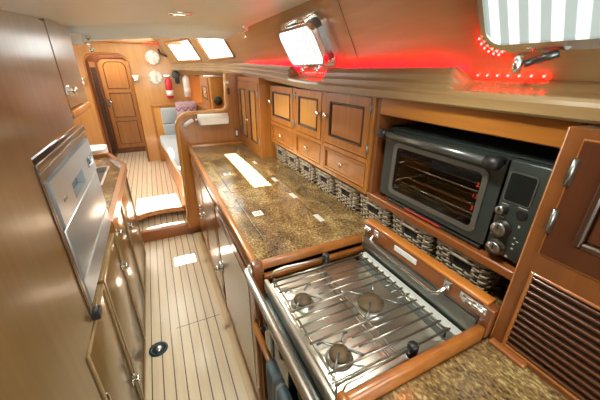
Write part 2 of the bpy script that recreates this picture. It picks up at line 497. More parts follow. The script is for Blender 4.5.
# upper saloon floor with a curved wooden nosing
def nose_y(x): return 2.965+.05*math.sin(PI*max(0, min(1, (x+.36)/.55)))-.03*(x < -.3)
xs = [-1.3+.05*i for i in range(50)]
out = [(x, nose_y(x)+.03) for x in xs]+[(1.15, 5.9), (-1.3, 5.9)]
mb = MB(); mb.prism(out, .19, .22); struct('floor_saloon', mb, M['floor'])
mb = MB(); n = len(xs)
mb.add([(x, nose_y(x), z) for z in (.175, .223) for x in xs]+[(x, nose_y(x)+.032, z) for z in (.175, .223) for x in xs],
       [(i, i+1, n+i+1, n+i) for i in range(n-1)]+[(n+i, n+i+1, 3*n+i+1, 3*n+i) for i in range(n-1)]+[(i, 2*n+i, 2*n+i+1, i+1) for i in range(n-1)]
       + [(2*n+i, 3*n+i, 3*n+i+1, 2*n+i+1) for i in range(n-1)])
struct('trim_2', mb, M['teak_x'])
struct('trim_3', MB().box((-1.3, 3.22, .1), (1.1, 3.26, .175)), M['paint_cream'])
tag(MB().box((-.12, 3.212, .125), (-.02, 3.22, .15), .004).build('step_vent', M['white']), 'small white vent opening cover under the curved step nosing', 'vent')  # white plate at the vent opening in the step, no lamp

# ceiling over the galley, ending in a rounded lip
def lipdrop(x): return .075*max(0, min(1, (.68-x)/.16)) if x > .52 else .075
ys = [-1.3, -.6, 0, .4, .7, 1.0, 1.3, 1.6, 1.9, 2.1]
NX = 26
cols = []
for i in range(NX+1):
    x = -1.25+(1.25+.664)*i/NX
    col = [(x, y, ceil_z(x, y)) for y in ys]
    z2 = ceil_z(x, 2.2); d = lipdrop(x)
    for k in range(1, 7):
        t = k/6; col.append((x, 2.12+.06*t, z2-.006*t*t))
    col += [(x, 2.2, z2-.02-.2*d), (x, 2.206, z2-.4*d-.01), (x, 2.21, z2-.85*d), (x, 2.222, z2-d), (x, 2.245, z2-d), (x, 2.26, z2-.8*d), (x, 2.265, 1.93)]
    cols.append(col)
m_ = len(cols[0])
mb = MB(); mb.add([p for c in cols for p in c], [(i*m_+j, (i+1)*m_+j, (i+1)*m_+j+1, i*m_+j+1) for i in range(NX) for j in range(m_-1)], True)
struct('ceiling', mb, M['ceil'])
# saloon ceiling with three unseen openings, shaped so the sun makes the patches below
SX, SY, SZ = .02, 1., 1.11       # towards the sun
ZT = 1.93
def up(x, y, z): t = (ZT-z)/SZ; return x+SX*t, y+SY*t
holes = []
for (x0, x1, y0, y1, z) in ((.445, .555, 1.46, 2.34, .905), (-.06, .17, 2.29, 2.42, 0.), (-.33, .10, 2.99, 3.44, .22)):
    a = up(x0, y0, z); b = up(x1, y1, z); holes.append((a[0], b[0], a[1], b[1]))
def slab_holes(mb, x0, x1, y0, y1, z0, z1, holes):
    X = sorted({x0, x1, *[h[0] for h in holes], *[h[1] for h in holes]}); Y = sorted({y0, y1, *[h[2] for h in holes], *[h[3] for h in holes]})
    for i in range(len(X)-1):
        for j in range(len(Y)-1):
            cx, cy = (X[i]+X[i+1])/2, (Y[j]+Y[j+1])/2
            if any(h[0] < cx < h[1] and h[2] < cy < h[3] for h in holes): continue
            mb.box((X[i], Y[j], z0), (X[i+1], Y[j+1], z1))
    return mb
struct('ceiling_saloon', slab_holes(MB(), -1.35, .75, 2.25, 5.95, ZT, ZT+.03, holes), M['ceil'])
struct('roof_galley', MB().box((-1.3, -.35, 1.86), (.9, 2.3, 1.9)), M['ceil'])

# cabin side with two window openings forward
def sidept(y, z): return (side_x(y, z), y, z)
WN = (2.9, 3.86); WF = (4.12, 4.76)
yst = [-1.2+.1*i for i in range(int((2.9+1.2)/.1)+1)]
yst = sorted(set([round(q, 3) for q in yst]+[2.9, 3.1, 3.3, 3.5, 3.7, 3.86, 4.0, 4.12, 4.28, 4.44, 4.6, 4.76, 4.95]))
zst = [1.46, 1.55, 1.635, 1.86, 1.95]
mb = MB()
for off in (0, .02):
    for i in range(len(yst)-1):
        for j in range(len(zst)-1):
            cy = (yst[i]+yst[i+1])/2
            if j == 2 and (WN[0] < cy < WN[1] or WF[0] < cy < WF[1]): continue
            q = [sidept(yst[i], zst[j]), sidept(yst[i+1], zst[j]), sidept(yst[i+1], zst[j+1]), sidept(yst[i], zst[j+1])]
            mb.add([(a+off, b, c) for a, b, c in q], [(0, 1, 2, 3)], False)
struct('wall_right', mb, M['side'])
for k, (a, b) in enumerate((WN, WF)):
    fr_ = MB()
    path = []
    nn = 10
    for i in range(nn+1): path.append(sidept(a+(b-a)*i/nn, 1.635))
    for i in range(nn+1): path.append(sidept(b-(b-a)*i/nn, 1.86))
    fr_.tube([(p[0]-.004, p[1], p[2]) for p in path], .013, 6, True)
    w = struct('window_%d' % (k+1), fr_, M['teak_y'])
mb = MB()
for i in range(len(yst)-1):
    a, b = yst[i], yst[i+1]
    for z in (1.462, 1.485):
        mb.add([(side_x(a, z)-.004, a, z), (side_x(b, z)-.004, b, z), (1.12, b, z), (1.12, a, z)], [(0, 1, 2, 3)])
struct('ceiling_side_deck', mb, M['ceil'])
# batten seam on the side above the ports
mb = MB()
mb.grid(lambda a, b: (side_x(1.08, 1.57+.23*a)-.0015, 1.078+.003*b, 1.57+.23*a), 4, 1)
struct('trim_4', mb, M['underwood'])

# hull, rear and outer walls
struct('wall_hull', MB().box((1.08, -1.3, -.05), (1.11, 5.9, 1.46)), M['teak_y'])
struct('wall_left', MB().box((-1.3, -1.3, -.05), (-1.27, 5.9, 2.0)), M['teak_v'])
struct('wall_rear', MB().box((-1.3, -1.32, -.05), (1.1, -1.3, 1.2)), M['teak_v'])

# far bulkhead with an arched opening
AX0, AX1, AZ0, AZ1, AR = -.715, -.212, .22, 1.715, .13
def arch(x0, x1, z0, z1, rr, n=8):
    o = [(x0, z0)]
    for k in range(n+1): t = PI-PI/2*k/n; o.append((x0+rr+rr*math.cos(t), z1-rr+rr*math.sin(t)))
    for k in range(n+1): t = PI/2-PI/2*k/n; o.append((x1-rr+rr*math.cos(t), z1-rr+rr*math.sin(t)))
    o.append((x1, z0)); return o
FB = frame('-y', (0, 4.95, 0))
ao = arch(AX0, AX1, AZ0, AZ1, AR)
pts = [(-1.3, .1), (-1.3, 1.95), (side_x(4.95, 1.95)+.01, 1.95), (side_x(4.95, 1.47)+.01, 1.47), (.75, 1.47), (.75, .1), (AX1, .1)]+ao[::-1]+[(AX0, .1)]
mb = MB(FB); mb.prism(pts, -.04, 0); struct('wall_far', mb, M['bulk'])
mb = MB(FB); mb.tube([(p[0], p[1], .004) for p in ao], .013, 6); struct('trim_5', mb, M['teak_v'])
# recess behind the opening
mb = MB()
mb.box((-1.0, 5.76, .2), (-.15, 5.8, 1.95)); mb.box((-.98, 4.99, .2), (-.94, 5.76, 1.95)); mb.box((-.2, 4.99, .2), (-.17, 5.76, 1.95))
struct('wall_passage', mb, M['red_v'])
# arched cabin door at the end of the passage
dr = thing('cabin_door', 'varnished arched cabin door with dark-lined panels seen through the far bulkhead opening', 'door', (-.47, 5.74, .22))
FD = frame('-y', (0, 5.74, 0))
do = arch(-.665, -.245, .30, 1.69, .10)
MB(FD).prism(do, 0, .03).build('door_leaf', M['doorwood'], dr)
do2 = arch(-.80, -.215, .22, 1.76, .12)
mb = MB(FD); nn = len(do); mb.ring(do2, arch(-.66, -.25, .305, 1.685, .10), .0, .055); mb.build('door_frame', M['red_v'], dr)
def bead_line(o, w, rr=.006): return MB(FD).tube([(p[0], p[1], w) for p in o], rr, 6, True)
bead_line(arch(-.60, -.30, 1.25, 1.635, .09), .031).build('panel_bead', M['bead'], dr)
for z0, z1 in ((.81, 1.18), (.37, .74)):
    bead_line([(-.60, z0), (-.60, z1), (-.30, z1), (-.30, z0)], .031).build('panel_bead', M['bead'], dr)
mb = MB(FD); mb.box((-.652, .97, .03), (-.622, 1.1, .036), .003); mb.tube([(-.637, 1.05, .036), (-.637, 1.05, .075), (-.57, 1.05, .078)], .008, 8)
mb.build('door_handle', M['chrome'], dr)
# louvred jamb seen edge-on at the left of the opening
lj = thing('louvred_door', 'dark slatted door folded open on the left side of the far opening', 'door', (-.70, 5.2, .22))
mb = MB()
mb.box((-.71, 5.02, .23), (-.68, 5.07, 1.62)); mb.box((-.71, 5.55, .23), (-.68, 5.6, 1.62)); mb.box((-.71, 5.07, .23), (-.68, 5.55, .3)); mb.box((-.71, 5.07, 1.55), (-.68, 5.55, 1.62))
mb.build('door_frame', M['red_v'], lj)
mb = MB()
for k in range(9):
    y = 5.09+.05*k; mb.box((-.70, y, .3), (-.672, y+.018, 1.55))
mb.build('slats', M['bead'], lj)
MB().box((-.715, 5.02, .22), (-.675, 5.05, .232)).build('foot', M['bead'], lj)

# rounded rail under the bulkhead top
struct('trim_6', MB().box((-1.2, 4.90, 1.845), (.5, 4.95, 1.885), .008, 2), M['teak_x'])

# ------------------------------------------------------------------ moulding (long rail under the ports)
PF = [(.765, 1.432), (.728, 1.434), (.722, 1.44), (.721, 1.462), (.728, 1.466), (.731, 1.472), (.730, 1.490), (.737, 1.494), (.740, 1.500), (.739, 1.514), (.746, 1.519), (.752, 1.531), (.768, 1.534), (.772, 1.492), (.820, 1.490), (.83, 1.50), (.83, 1.432)]
PS = [(.765, 1.432), (.728, 1.434), (.722, 1.44), (.721, 1.462), (.723, 1.470), (.728, 1.476), (.738, 1.479), (.750, 1.481), (.760, 1.483), (.768, 1.486), (.776, 1.490), (.784, 1.495), (.792, 1.499), (.803, 1.5015), (.815, 1.504), (.83, 1.50), (.83, 1.432)]
def sm(t): t = max(0, min(1, t)); return t*t*(3-2*t)
def scoop(y):
    a = sm((y-1.27)/.04)*(1-sm((y-1.66)/.03))
    b = 1-sm((y-.555)/.05)
    return max(a, b)
ysm = sorted(set([round(-.6+.1*i, 3) for i in range(56)]+[.555, .565, .575, .585, .595, .605, 1.27, 1.28, 1.29, 1.30, 1.31, 1.66, 1.67, 1.68, 1.69]))
ysm = [y for y in ysm if y <= 4.93]
mb = MB(); n = len(PF); vs = []
for y in ysm:
    s = scoop(y)
    for (a, b), (c, d) in zip(PF, PS):
        vs.append((a+(c-a)*s+plan(y)-.76, y, b+(d-b)*s+sheer(y)))
mb.add(vs, [(i*n+j, (i+1)*n+j, (i+1)*n+(j+1) % n, i*n+(j+1) % n) for i in range(len(ysm)-1) for j in range(n)], False)
mb.add(vs[:n], [list(range(n))]); mb.add(vs[-n:], [list(range(n))])
struct('trim_7', mb, M['mould'])

# ------------------------------------------------------------------ LED tape
ld = thing('led_strip', 'red glowing LED strip running along the wooden rail under the ports', 'light strip', (.81, 1.0, 1.505))
mb = MB()
def tape(y0, y1, x, z):
    nn = max(2, int((y1-y0)/.1))
    for i in range(nn):
        a = y0+(y1-y0)*i/nn; b = y0+(y1-y0)*(i+1)/nn
        p = [(x+plan(t)-.76, t, z+sheer(t)) for t in (a, b)]
        mb.add([(p[0][0]-.005, p[0][1], p[0][2]), (p[1][0]-.005, p[1][1], p[1][2]), (p[1][0]+.005, p[1][1], p[1][2]+.001), (p[0][0]+.005, p[0][1], p[0][2]+.001)], [(0, 1, 2, 3)])
tape(.62, 1.26, .786, 1.500); tape(1.71, 2.75, .786, 1.500)
mb.build('tape', M['led'], ld)
proto = None
beads = [(.8105, .405+.0268*k, 1.5125) for k in range(7)]+[(.8105, 1.31+.027*k, 1.5125) for k in range(13)]
for p in beads:
    if proto is None:
        proto = MB().lathe([(.001, -.0025), (.0026, -.001), (.0026, .001), (.001, .0025)], p, (1, 0, -.3), 8).build('led_bead', M['ledhot'], ld); p0 = Vector(p)
    else:
        q = proto.copy(); COL.objects.link(q); q.parent = ld; q.location = Vector(p)-p0

# ------------------------------------------------------------------ portlights
nrm = math.sqrt(1+K*K)
def port_frame(y, z=1.607):
    m = Matrix.Identity(4)
    for i, v in enumerate(((0, -1, 0), (-K/nrm, 0, 1/nrm), (-1/nrm, 0, -K/nrm))):
        for j in range(3): m[j][i] = v[j]
    m[0][3], m[1][3], m[2][3] = side_x(y, z), y, z
    return m
def portlight(y0, y1, v0, v1, label, mat, dogs, big=False, lift=.045):
    yc = (y0+y1)/2; F = port_frame(yc); h = (y1-y0)/2
    p = thing('portlight', label, 'porthole', F @ Vector((0, 0, 0)))
    a = rrect(-h-.02, h+.02, v0-.02, v1+.02, .05); b = rrect(-h+.012, h-.012, v0+.012, v1-.012, .04)
    MB(F).ring(a, b, -.002, .014).build('surround', M['chrome'], p)
    a2 = rrect(-h+.008, h-.008, v0+.008, v1-.008, .042); b2 = rrect(-h+.014, h-.014, v0+.014, v1-.014, .038)
    MB(F).ring(a2, b2, -.02, lift-.012).build('collar', M['grey'], p)
    a3 = rrect(-h, h, v0, v1, .045); b3 = rrect(-h+.011, h-.011, v0+.011, v1-.011, .038)
    s = MB(F).ring(a3, b3, lift-.012, lift+.008).build('sash', M['chrome'], p)
    MB(F).prism(b3, lift-.006, lift).build('pane', mat, s)
    for du in (-h*.55, h*.55):
        MB(F).box((du-.03, v1-.002, .0), (du+.03, v1+.014, lift+.004), .004).build('hinge', M['chrome'], p)
    for (du, sc) in dogs:
        mb = MB(F)
        mb.tube([(du, v0-.012, .014), (du, v0-.012, lift+.012)], .006*sc, 8)
        mb.lathe([(.006*sc, 0), (.012*sc, .004*sc), (.0135*sc, .010*sc), (.008*sc, .017*sc), (.002, .019*sc)], (du, v0-.014, lift+.010), (0, 0, 1), 14)
        mb.box((du-.004, v0-.02, lift-.004), (du+.004, v0+.012, lift+.004), .002)
        mb.build('latch', M['chrome'], p)
    return p
portlight(1.245, 1.625, -.045, .145, 'open chrome-framed porthole with bright striped pane above the cabinet doors', M['port_far'], [(-.06, 1.0), (.09, 1.0)])
p3 = portlight(-.95, -.30, -.032, .20, 'porthole', M['port_fill'], [(-.2, 1.0), (.2, 1.0)])  # unseen port added behind the camera to light ceiling and left side
p3.name = 'window_3'; p3['kind'] = 'structure'
del p3['label'], p3['category']
np_ = portlight(-.06, .518, -.024, .20, 'large chrome-framed porthole with wide white stripes in the upper right corner', M['port_near'], [], lift=.03)
FN = port_frame(.229)
mb = MB(FN); mb.lathe([(.007, 0), (.016, .003), (.021, .008), (.021, .014), (.016, .019), (.007, .022)], (-.188, -.052, .05), (-1, .1, .35), 20)
mb.build('dog_knob', M['chrome'], np_)
MB(FN).tube([(-.186, -.052, .049), (-.155, -.045, .036), (-.135, -.041, .028)], [.008, .009, .008], 10).build('dog_bolt', M['handlebar'], np_)
# red beads along the lower edge of the near port
F = port_frame(.229)
for k in range(6):
    q = proto.copy(); COL.objects.link(q); q.parent = ld
    t = math.radians(190+15*k); hh = .289
    w = F @ Vector((-hh+.030+.050*math.cos(t), -.024+.030+.050*math.sin(t), .020))
    q.location = w-p0

# ------------------------------------------------------------------ right base cabinets
FXc = .213
bc = thing('base_cabinet', 'long varnished base cabinet under the granite counter beyond the stove', 'cabinet', (.5, 1.74, 0))
mb = MB()
mb.box((.235, .80, .07), (1.05, 2.68, .868)); mb.box((.26, .80, 0), (1.05, 2.68, .07))
mb.build('carcass', M['teak_v'], bc)
F0 = frame('-x', (.235, 0, 0))
mb = MB(F0)
mb.box((-2.68, .83, 0), (-.80, .868, .012)); mb.box((-2.68, .07, 0), (-.80, .10, .012))
for a, b in ((2.66, 2.68), (2.09, 2.12), (1.535, 1.565), (.80, .83)): mb.box((-b, .10, 0), (-a, .83, .012))
mb.build('face_frame', M['red_v'], bc)
for a, b in ((2.125, 2.655), (1.57, 2.085), (.835, 1.53)):
    d = MB(F0).box((-b, .105, .0), (-a, .825, .024), .003).build('door', M['teak_v'], bc)
    MB(F0).box((-b+.05, .15, .0235), (-a-.05, .78, .026), .002).build('panel', M['panel'], d)
    if a > 1.5 or True:
        v = .43 if a < 1 else .56
        uu = (-b+.035 if a < 1 else -a-.035)
        if a < 2.0: turn_latch(d, F0, -b+.03, .43 if a < 1 else .53, .024, -1, 1.5)
        else: turn_latch(d, F0, -a-.03, .56, .024, 1)
    hinge(d, F0, -a-.004, .2, .026)

# ------------------------------------------------------------------ countertop (one slab, cut out for the stove)
ct = thing('granite_countertop', 'brown and gold granite countertop running beside and around the stove', 'countertop', (.5, 1.2, .87))
ZT2 = .905
lids = [(.30, .595, .955, 1.40), (.30, .595, 1.49, 2.12)]
gap = .0038
X = [.228, .655, .91]
mb = MB()
slab_holes(mb, .228, .91, .775, 2.68, .87, ZT2, [(a, b, c, d) for a, b, c, d in lids])
mb.box((.69, .27, .87), (.91, .775, ZT2))
mb.box((.228, -.6, .87), (.91, .27, ZT2))
mb.build('slab', M['granite'], ct)
for a, b, c, d in lids:
    MB().box((a, c, .8702), (b, d, .8735)).build('lid_seat', M['underwood'], ct)
    l = MB().box((a+gap, c+gap, .8735), (b-gap, d-gap, ZT2+.0004), .0008).build('lid', M['granite'], ct)
    for y in ((c+.16*(d-c), d-.2*(d-c))):
        MB().box((b-.012, y-.035, ZT2), (b+.012, y+.035, ZT2+.0022), .0006).build('hinge', M['satin'], l)
    yc = c+.52*(d-c)
    mb = MB(); mb.box((.332, yc-.024, ZT2), (.378, yc+.024, ZT2+.0025), .0008)
    mb.build('lift_ring', M['satin'], l)
    mb = MB(); mb.tube([(.355+.011*math.cos(t), yc+.011*math.sin(t), ZT2+.003) for t in [2*PI*k/12 for k in range(12)]], .0022, 6, True)
    mb.build('pull', M['grey'], l)
# wooden fiddles
mb = MB(); mb.box((.204, .80, .868), (.230, 2.66, .930), .006, 2); mb.build('front_fiddle', M['teak_y'], ct)
mb = MB(); mb.box((.208, 2.655, .868), (.70, 2.68, .925), .006, 2); mb.build('end_fiddle', M['teak_x'], ct)
mb = MB(); mb.box((.200, .765, .70), (.236, .805, .935), .006, 2); mb.build('corner_post', M['red_v'], bc)
mb = MB(); mb.box((.236, .775, .868), (.652, .797, .932), .005, 2); mb.box((.236, .757, .868), (.652, .776, .892), .005, 2); mb.build('cross_fiddle', M['cover'], ct)
mb = MB(); mb.box((.228, .272, .868), (.648, .294, .942), .007, 2); mb.box((.222, .266, .868), (.245, .30, .948), .009, 2); mb.build('near_fiddle', M['cover'], ct)

# base under the near counter, beyond the stove
nb = thing('near_base_cabinet', 'varnished base unit under the near granite counter next to the stove', 'cabinet', (.5, -.15, 0))
MB().box((.235, -.6, 0), (1.05, .255, .868)).build('carcass', M['red_v'], nb)

# ------------------------------------------------------------------ stove
st = thing('gas_stove', 'stainless steel marine gas stove with wire grate set between wooden fiddles', 'stove', (.43, .52, .002))
SX0, SX1, SY0, SY1 = .228, .578, .305, .727
mb = MB(); mb.box((.235, SY0, .002), (.64, SY1, .83)); mb.build('oven_body', M['steel_b'], st)
mb = MB(); mb.box((SX0, SY0+.004, .855), (SX1, SY1-.004, .884), .004, 2); mb.build('hob_tray', M['hob'], st)
mb = MB(); mb.box((SX0-.004, SY0, .862), (SX0+.010, SY1, .904), .003); mb.build('front_flange', M['steel'], st)
mb = MB(); mb.box((.205, SY0+.01, .815), (.236, SY1-.01, .858), .006, 2); cp = mb.build('control_fascia', M['dgrey'], st)
for k in range(3):
    MB().lathe([(.016, 0), (.017, .012), (.012, .02), (.002, .021)], (.207, .38+.12*k, .836), (-1, 0, 0), 14).build('burner_knob', M['black'], cp)
FO = frame('-x', (.235, 0, 0))
dd = rect_ring(MB(FO), -SY1+.015, -SY0-.015, .20, .80, .055, 0, .022, .004).build('oven_door', M['steel_b'], st)
MB(FO).box((-SY1+.07, .255, .002), (-SY0-.07, .745, .014)).build('door_glass', M['dkglass'], dd)
mb = MB(FO)
for y in (.705, .34): mb.tube([(-y, .715, .02), (-y, .715, .052)], .008, 8)
mb.build('handle_bracket', M['black'], dd)
MB(FO).tube([(-.735, .716, .05), (-.31, .716, .05)], .0105, 10).build('handle', M['teak_y'], dd, label='round wooden oven handle')
# front chrome crash rail
mb = MB()
mb.tube([(.1985, .79, .905), (.190, .789, .905), (.186, .783, .905), (.184, .77, .905), (.184, .30, .905), (.188, .28, .905), (.205, .272, .905), (.2215, .272, .905)], .0125, 12)
mb.lathe([(.02, 0), (.02, .004), (.013, .007)], (.1995, .788, .906), (-1, 0, 0), 14)
tag(mb.build('crash_rail', M['steel']), 'curved stainless crash rail in front of the stove beside the corner post', 'rail')
# wire grate
gr = []
ZG = .917
mb = MB()
gx0, gx1 = .246, .585
def rod(m, a, b, rr=.0029): m.tube([a, b], rr, 6)
for x in (.25, .395, .415, .572, .583): rod(mb, (x, SY0+.018, ZG-.004), (x, SY1-.028, ZG-.004))
cent = [(.30, .595, .030), (.30, .395, .030), (.475, .50, .045)]
yb = [.325+.0282*k for k in range(14)]
for y in yb: 
    segs = [(gx0-.004, gx1+.004)]
    for cx, cy, cr in cent:
        if abs(y-cy) < cr+.004:
            ns = []
            for a, b in segs:
                if a < cx < b: ns += [(a, cx-cr*1.5), (cx+cr*1.5, b)]
                else: ns.append((a, b))
            segs = ns
    for a, b in segs:
        if b-a > .02: rod(mb, (a, y, ZG), (b, y, ZG))
for x, y in ((.25, .33), (.25, .70), (.583, .33), (.583, .70)): rod(mb, (x, y, .883), (x, y, ZG))
g = mb.build('wire_grate', M['rod'], st)
for cx, cy, cr in cent:
    for k in range(4):
        mb = MB()
        t = PI/4+k*PI/2
        c, s = math.cos(t), math.sin(t)
        mb.tube([(cx+c*cr*.55, cy+s*cr*.55, ZG+.006), (cx+c*cr*1.5, cy+s*cr*1.5, ZG+.005), (cx+c*cr*2.0, cy+s*cr*1.7, ZG-.003)], .0032, 6)
        mb.build('burner_finger', M['grey'], g)
for cx, cy, cr in cent:
    b = MB().lathe([(cr*1.15, 0), (cr*1.15, .003), (cr*.8, .006), (cr*.72, .013), (.002, .014)], (cx, cy, .884), (0, 0, 1), 24).build('burner', M['steel'], st)
    MB().lathe([(cr*.85, 0), (cr*.88, .004), (cr*.85, .008), (cr*.3, .010), (.002, .0095)], (cx, cy, .897), (0, 0, 1), 24).build('burner_cap', M['brass'], b)
# pot-holder clamps with wire arms
for (x, y, pts) in ((.452, .722, [(.25, .728, .905), (.262, .728, .925), (.30, .727, .93), (.38, .724, .926), (.452, .722, .926)]),
                    (.452, .318, [(.25, .312, .905), (.262, .313, .925), (.33, .315, .928), (.452, .318, .926)])):
    MB().tube(pts, .0032, 8).build('pot_arm', M['steel'], st)
    MB().lathe([(.011, 0), (.012, .008), (.009, .012), (.013, .016), (.013, .036), (.010, .041), (.002, .042)], (x, y, .898), (0, 0, 1), 16).build('clamp_knob', M['black'], st)
# rear gutter and back splash
mb = MB(); mb.box((.606, SY0, .83), (.632, SY1, .896), .003); mb.build('rear_flange', M['satin'], st)
MB().box((.24, SY0+.002, .8305), (.604, SY1-.002, .8545)).build('gap_liner', M['black'], st)  # black box put in as the shade in the gaps round the hob
# stove cover folded up behind the hob
cv = thing('stove_cover', 'varnished wooden stove cover board standing folded behind the hob', 'stove cover', (.668, .52, .86))
mb = MB(); mb.box((.655, .30, .925), (.686, .775, .992), .002); mb.build('board', M['red_y'], cv)  # front face in a darker wood, its shade put into the colour
MB().box((.653, .29, .9925), (.689, .778, 1.004), .004, 2).build('lit_top', M['cover_lit'], cv)  # top of the board as a strip, painted lighter for light from above
mb = MB(); mb.box((.650, .270, .905), (.686, .30, .995), .003); mb.build('end_cap', M['red_v'], cv)
def spl(a, b):
    t = a
    x = .650-.010*math.sin(t*PI); z = .85+.092*t
    return (x, .30+.46*b, z)
mb = MB(); mb.grid(spl, 8, 6); mb.grid(lambda a, b: (.653, .30+.46*b, .86+.088*a), 1, 1); mb.build('splash_plate', M['darksteel'], cv)
mb = MB(); mb.box((.6525, .515, .966), (.656, .612, .985), .001); mb.build('label_strip', M['white'], cv, label='blank white label strip')
mb = MB(); mb.tube([(.656, .705, .975), (.640, .705, .972), (.626, .70, .962), (.624, .69, .955), (.624, .42, .945), (.626, .405, .955), (.640, .40, .968), (.656, .40, .975)], .0055, 10)
for y in (.705, .40): mb.box((.65, y-.012, .965), (.656, y+.012, .992), .002)
mb.build('rail', M['chrome'], cv)
mb = MB(); mb.box((.648, .735, .965), (.656, .765, .985), .002); mb.tube([(.645, .735, .975), (.645, .77, .975)], .006, 8); mb.build('latch', M['chrome'], cv)
mb = MB(); mb.box((.649, .285, .968), (.656, .36, .99), .002); mb.tube([(.645, .29, .979), (.645, .335, .979)], .007, 8); mb.box((.64, .335, .972), (.65, .35, .986), .002); mb.build('latch', M['chrome'], cv)

# dish towel over the oven handle
def tow(a, b):
    y = .335+.24*b
    wv = .006*math.sin(b*15)+.004*math.sin(b*31+1)
    R_ = .0145
    if a < .35:
        t = a/.35; return (.185+R_+wv*.3*(1-t), y, .716-.28*(1-t))
    if a < .55:
        t = (a-.35)/.2*PI; return (.185+R_*math.cos(t), y, .716+R_*math.sin(t))
    t = (a-.55)/.45; return (.185-R_+(wv-.004)*t*1.4, y, .716-.38*t)
mb = MB(); mb.grid(tow, 40, 30)
o = mb.build('dish_towel', M['dishtowel']); tag(o, 'blue-grey dish towel with pale stripes hung over the oven handle', 'towel')
sol = o.modifiers.new('thick', 'SOLIDIFY'); sol.thickness = .003; sol.offset = 0

# ------------------------------------------------------------------ upper cabinets
XF = .757
FC = frame('-x', (XF, 0, 0))
units = [(1.632, 2.05, 'varnished wall cabinet with honey door farthest from the toaster oven', 'honey', 'honey'),
         (1.287, 1.632, 'middle varnished wall cabinet with honey door and small drawer below the open porthole', 'honey', 'honey'),
         (.905, 1.287, 'glossy brown wall cabinet with wide drawer immediately left of the toaster oven', 'teak_v', 'panel')]
for n, (a, b, lab, mp, mp2) in enumerate(units):
    t = thing('wall_cabinet', lab, 'cabinet', (.9, (a+b)/2, 1.04))
    a_, b_ = a+.001, b-.001
    mb = MB(); mb.box((XF+.012, a_, 1.04), (1.04, a_+.012, 1.43)); mb.box((XF+.012, b_-.012, 1.04), (1.04, b_, 1.43)); mb.box((1.03, a_+.012, 1.04), (1.04, b_-.012, 1.43))
    mb.box((XF+.012, a_+.012, 1.04), (1.03, b_-.012, 1.052)); mb.box((XF+.012, a_+.012, 1.418), (1.03, b_-.012, 1.43))
    mb.build('carcass', M['teak_v'], t)
    mb = MB(FC)
    mb.box((-b_, 1.04, -.012), (-b_+.018, 1.432, .006)); mb.box((-a_-.018, 1.04, -.012), (-a_, 1.432, .006))
    mb.box((-b_+.018, 1.04, -.012), (-a_-.018, 1.058, .006)); mb.box((-b_+.018, 1.170, -.012), (-a_-.018, 1.190, .006))
    mb.build('face_frame', M['teak_v'], t)
    d = panel_door(t, FC, -b_+.0225, -a_-.0225, 1.1945, 1.4285, -.010, .018, .036, 'teak_v', mp, .009)
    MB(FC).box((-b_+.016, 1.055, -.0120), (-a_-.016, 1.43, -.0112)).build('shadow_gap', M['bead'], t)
    uk = -b_+.038 if n != 1 else -a_-.038
    oval_knob(d, FC, uk, 1.325, .008)
    for v in (1.23, 1.39): hinge(d, FC, (-a_-.019 if n != 1 else -b_+.019), v, .009, .04)
    w = MB(FC).box((-b_+.0225, 1.0625, -.008), (-a_-.0225, 1.1665, -.001), .002).build('drawer', M['teak_y'], t)
    rect_ring(MB(FC), -b_+.0225, -a_-.0225, 1.0625, 1.1665, .009, -.001, .007, .001).build('drawer_edge', M['teak_y'], w)
    oval_knob(w, FC, -(a_+b_)/2, 1.118, .003, .9)

# ------------------------------------------------------------------ tall locker at the end of the counter
lk = thing('tall_locker', 'tall varnished locker with pair of narrow dark-lined doors at the far counter end', 'cabinet', (.85, 2.4, ZT2))
FL = frame('-x', (.69, 0, 0))
mb = MB(); mb.box((.70, 2.085, ZT2), (1.05, 2.685, 1.475)); mb.build('carcass', M['teak_v'], lk)
mb = MB(FL); mb.box((-2.685, ZT2, -.01), (-2.655, 1.475, .004)); mb.box((-2.115, ZT2, -.01), (-2.085, 1.475, .004)); mb.box((-2.655, ZT2, -.01), (-2.115, .935, .004)); mb.box((-2.655, 1.445, -.01), (-2.115, 1.475, .004))
mb.build('face_frame', M['teak_v'], lk)
for a, b, s in ((2.118, 2.383, 1), (2.387, 2.652, -1)):
    d = panel_door(lk, FL, -b, -a, .938, 1.442, -.006, .014, .055, 'teak_v', 'honey', .010)
    oval_knob(d, FL, -b+.02 if s > 0 else -a-.02, 1.15, .008, .7)
    for v in (1.02, 1.36): hinge(d, FL, -a-.002 if s > 0 else -b+.002, v, .009, .04)

# ------------------------------------------------------------------ toaster niche, shelf and valance
ni = thing('oven_niche', 'open varnished wooden niche cabinet housing the black toaster oven', 'cabinet', (.9, .58, 1.02))
mb = MB(); mb.box((XF-.002, .268, 1.025), (1.06, .905, 1.052), .003); mb.build('shelf', M['red_y'], ni)
mb = MB(); mb.box((XF, .880, 1.052), (1.06, .903, 1.43), .002); mb.build('side_panel', M['red_v'], ni)
mb = MB(); mb.box((XF, .262, 1.052), (1.06, .282, 1.43), .002); mb.build('side_panel', M['red_v'], ni)
mb = MB(); mb.box((1.045, .282, 1.052), (1.06, .880, 1.43)); mb.build('back_panel', M['teak_v'], ni)
mb = MB(); mb.box((XF-.002, .282, 1.374), (XF+.02, .880, 1.432), .003); mb.build('valance', M['teak_y'], ni)

# ------------------------------------------------------------------ toaster oven
tx = .775
tv = thing('toaster_oven', 'black countertop toaster oven with glass door and two big round knobs', 'toaster oven', (.9, .59, 1.052))
TF = frame('-x', (tx, 0, 0))
ty0, ty1, tz0, tz1 = .292, .845, 1.066, 1.332
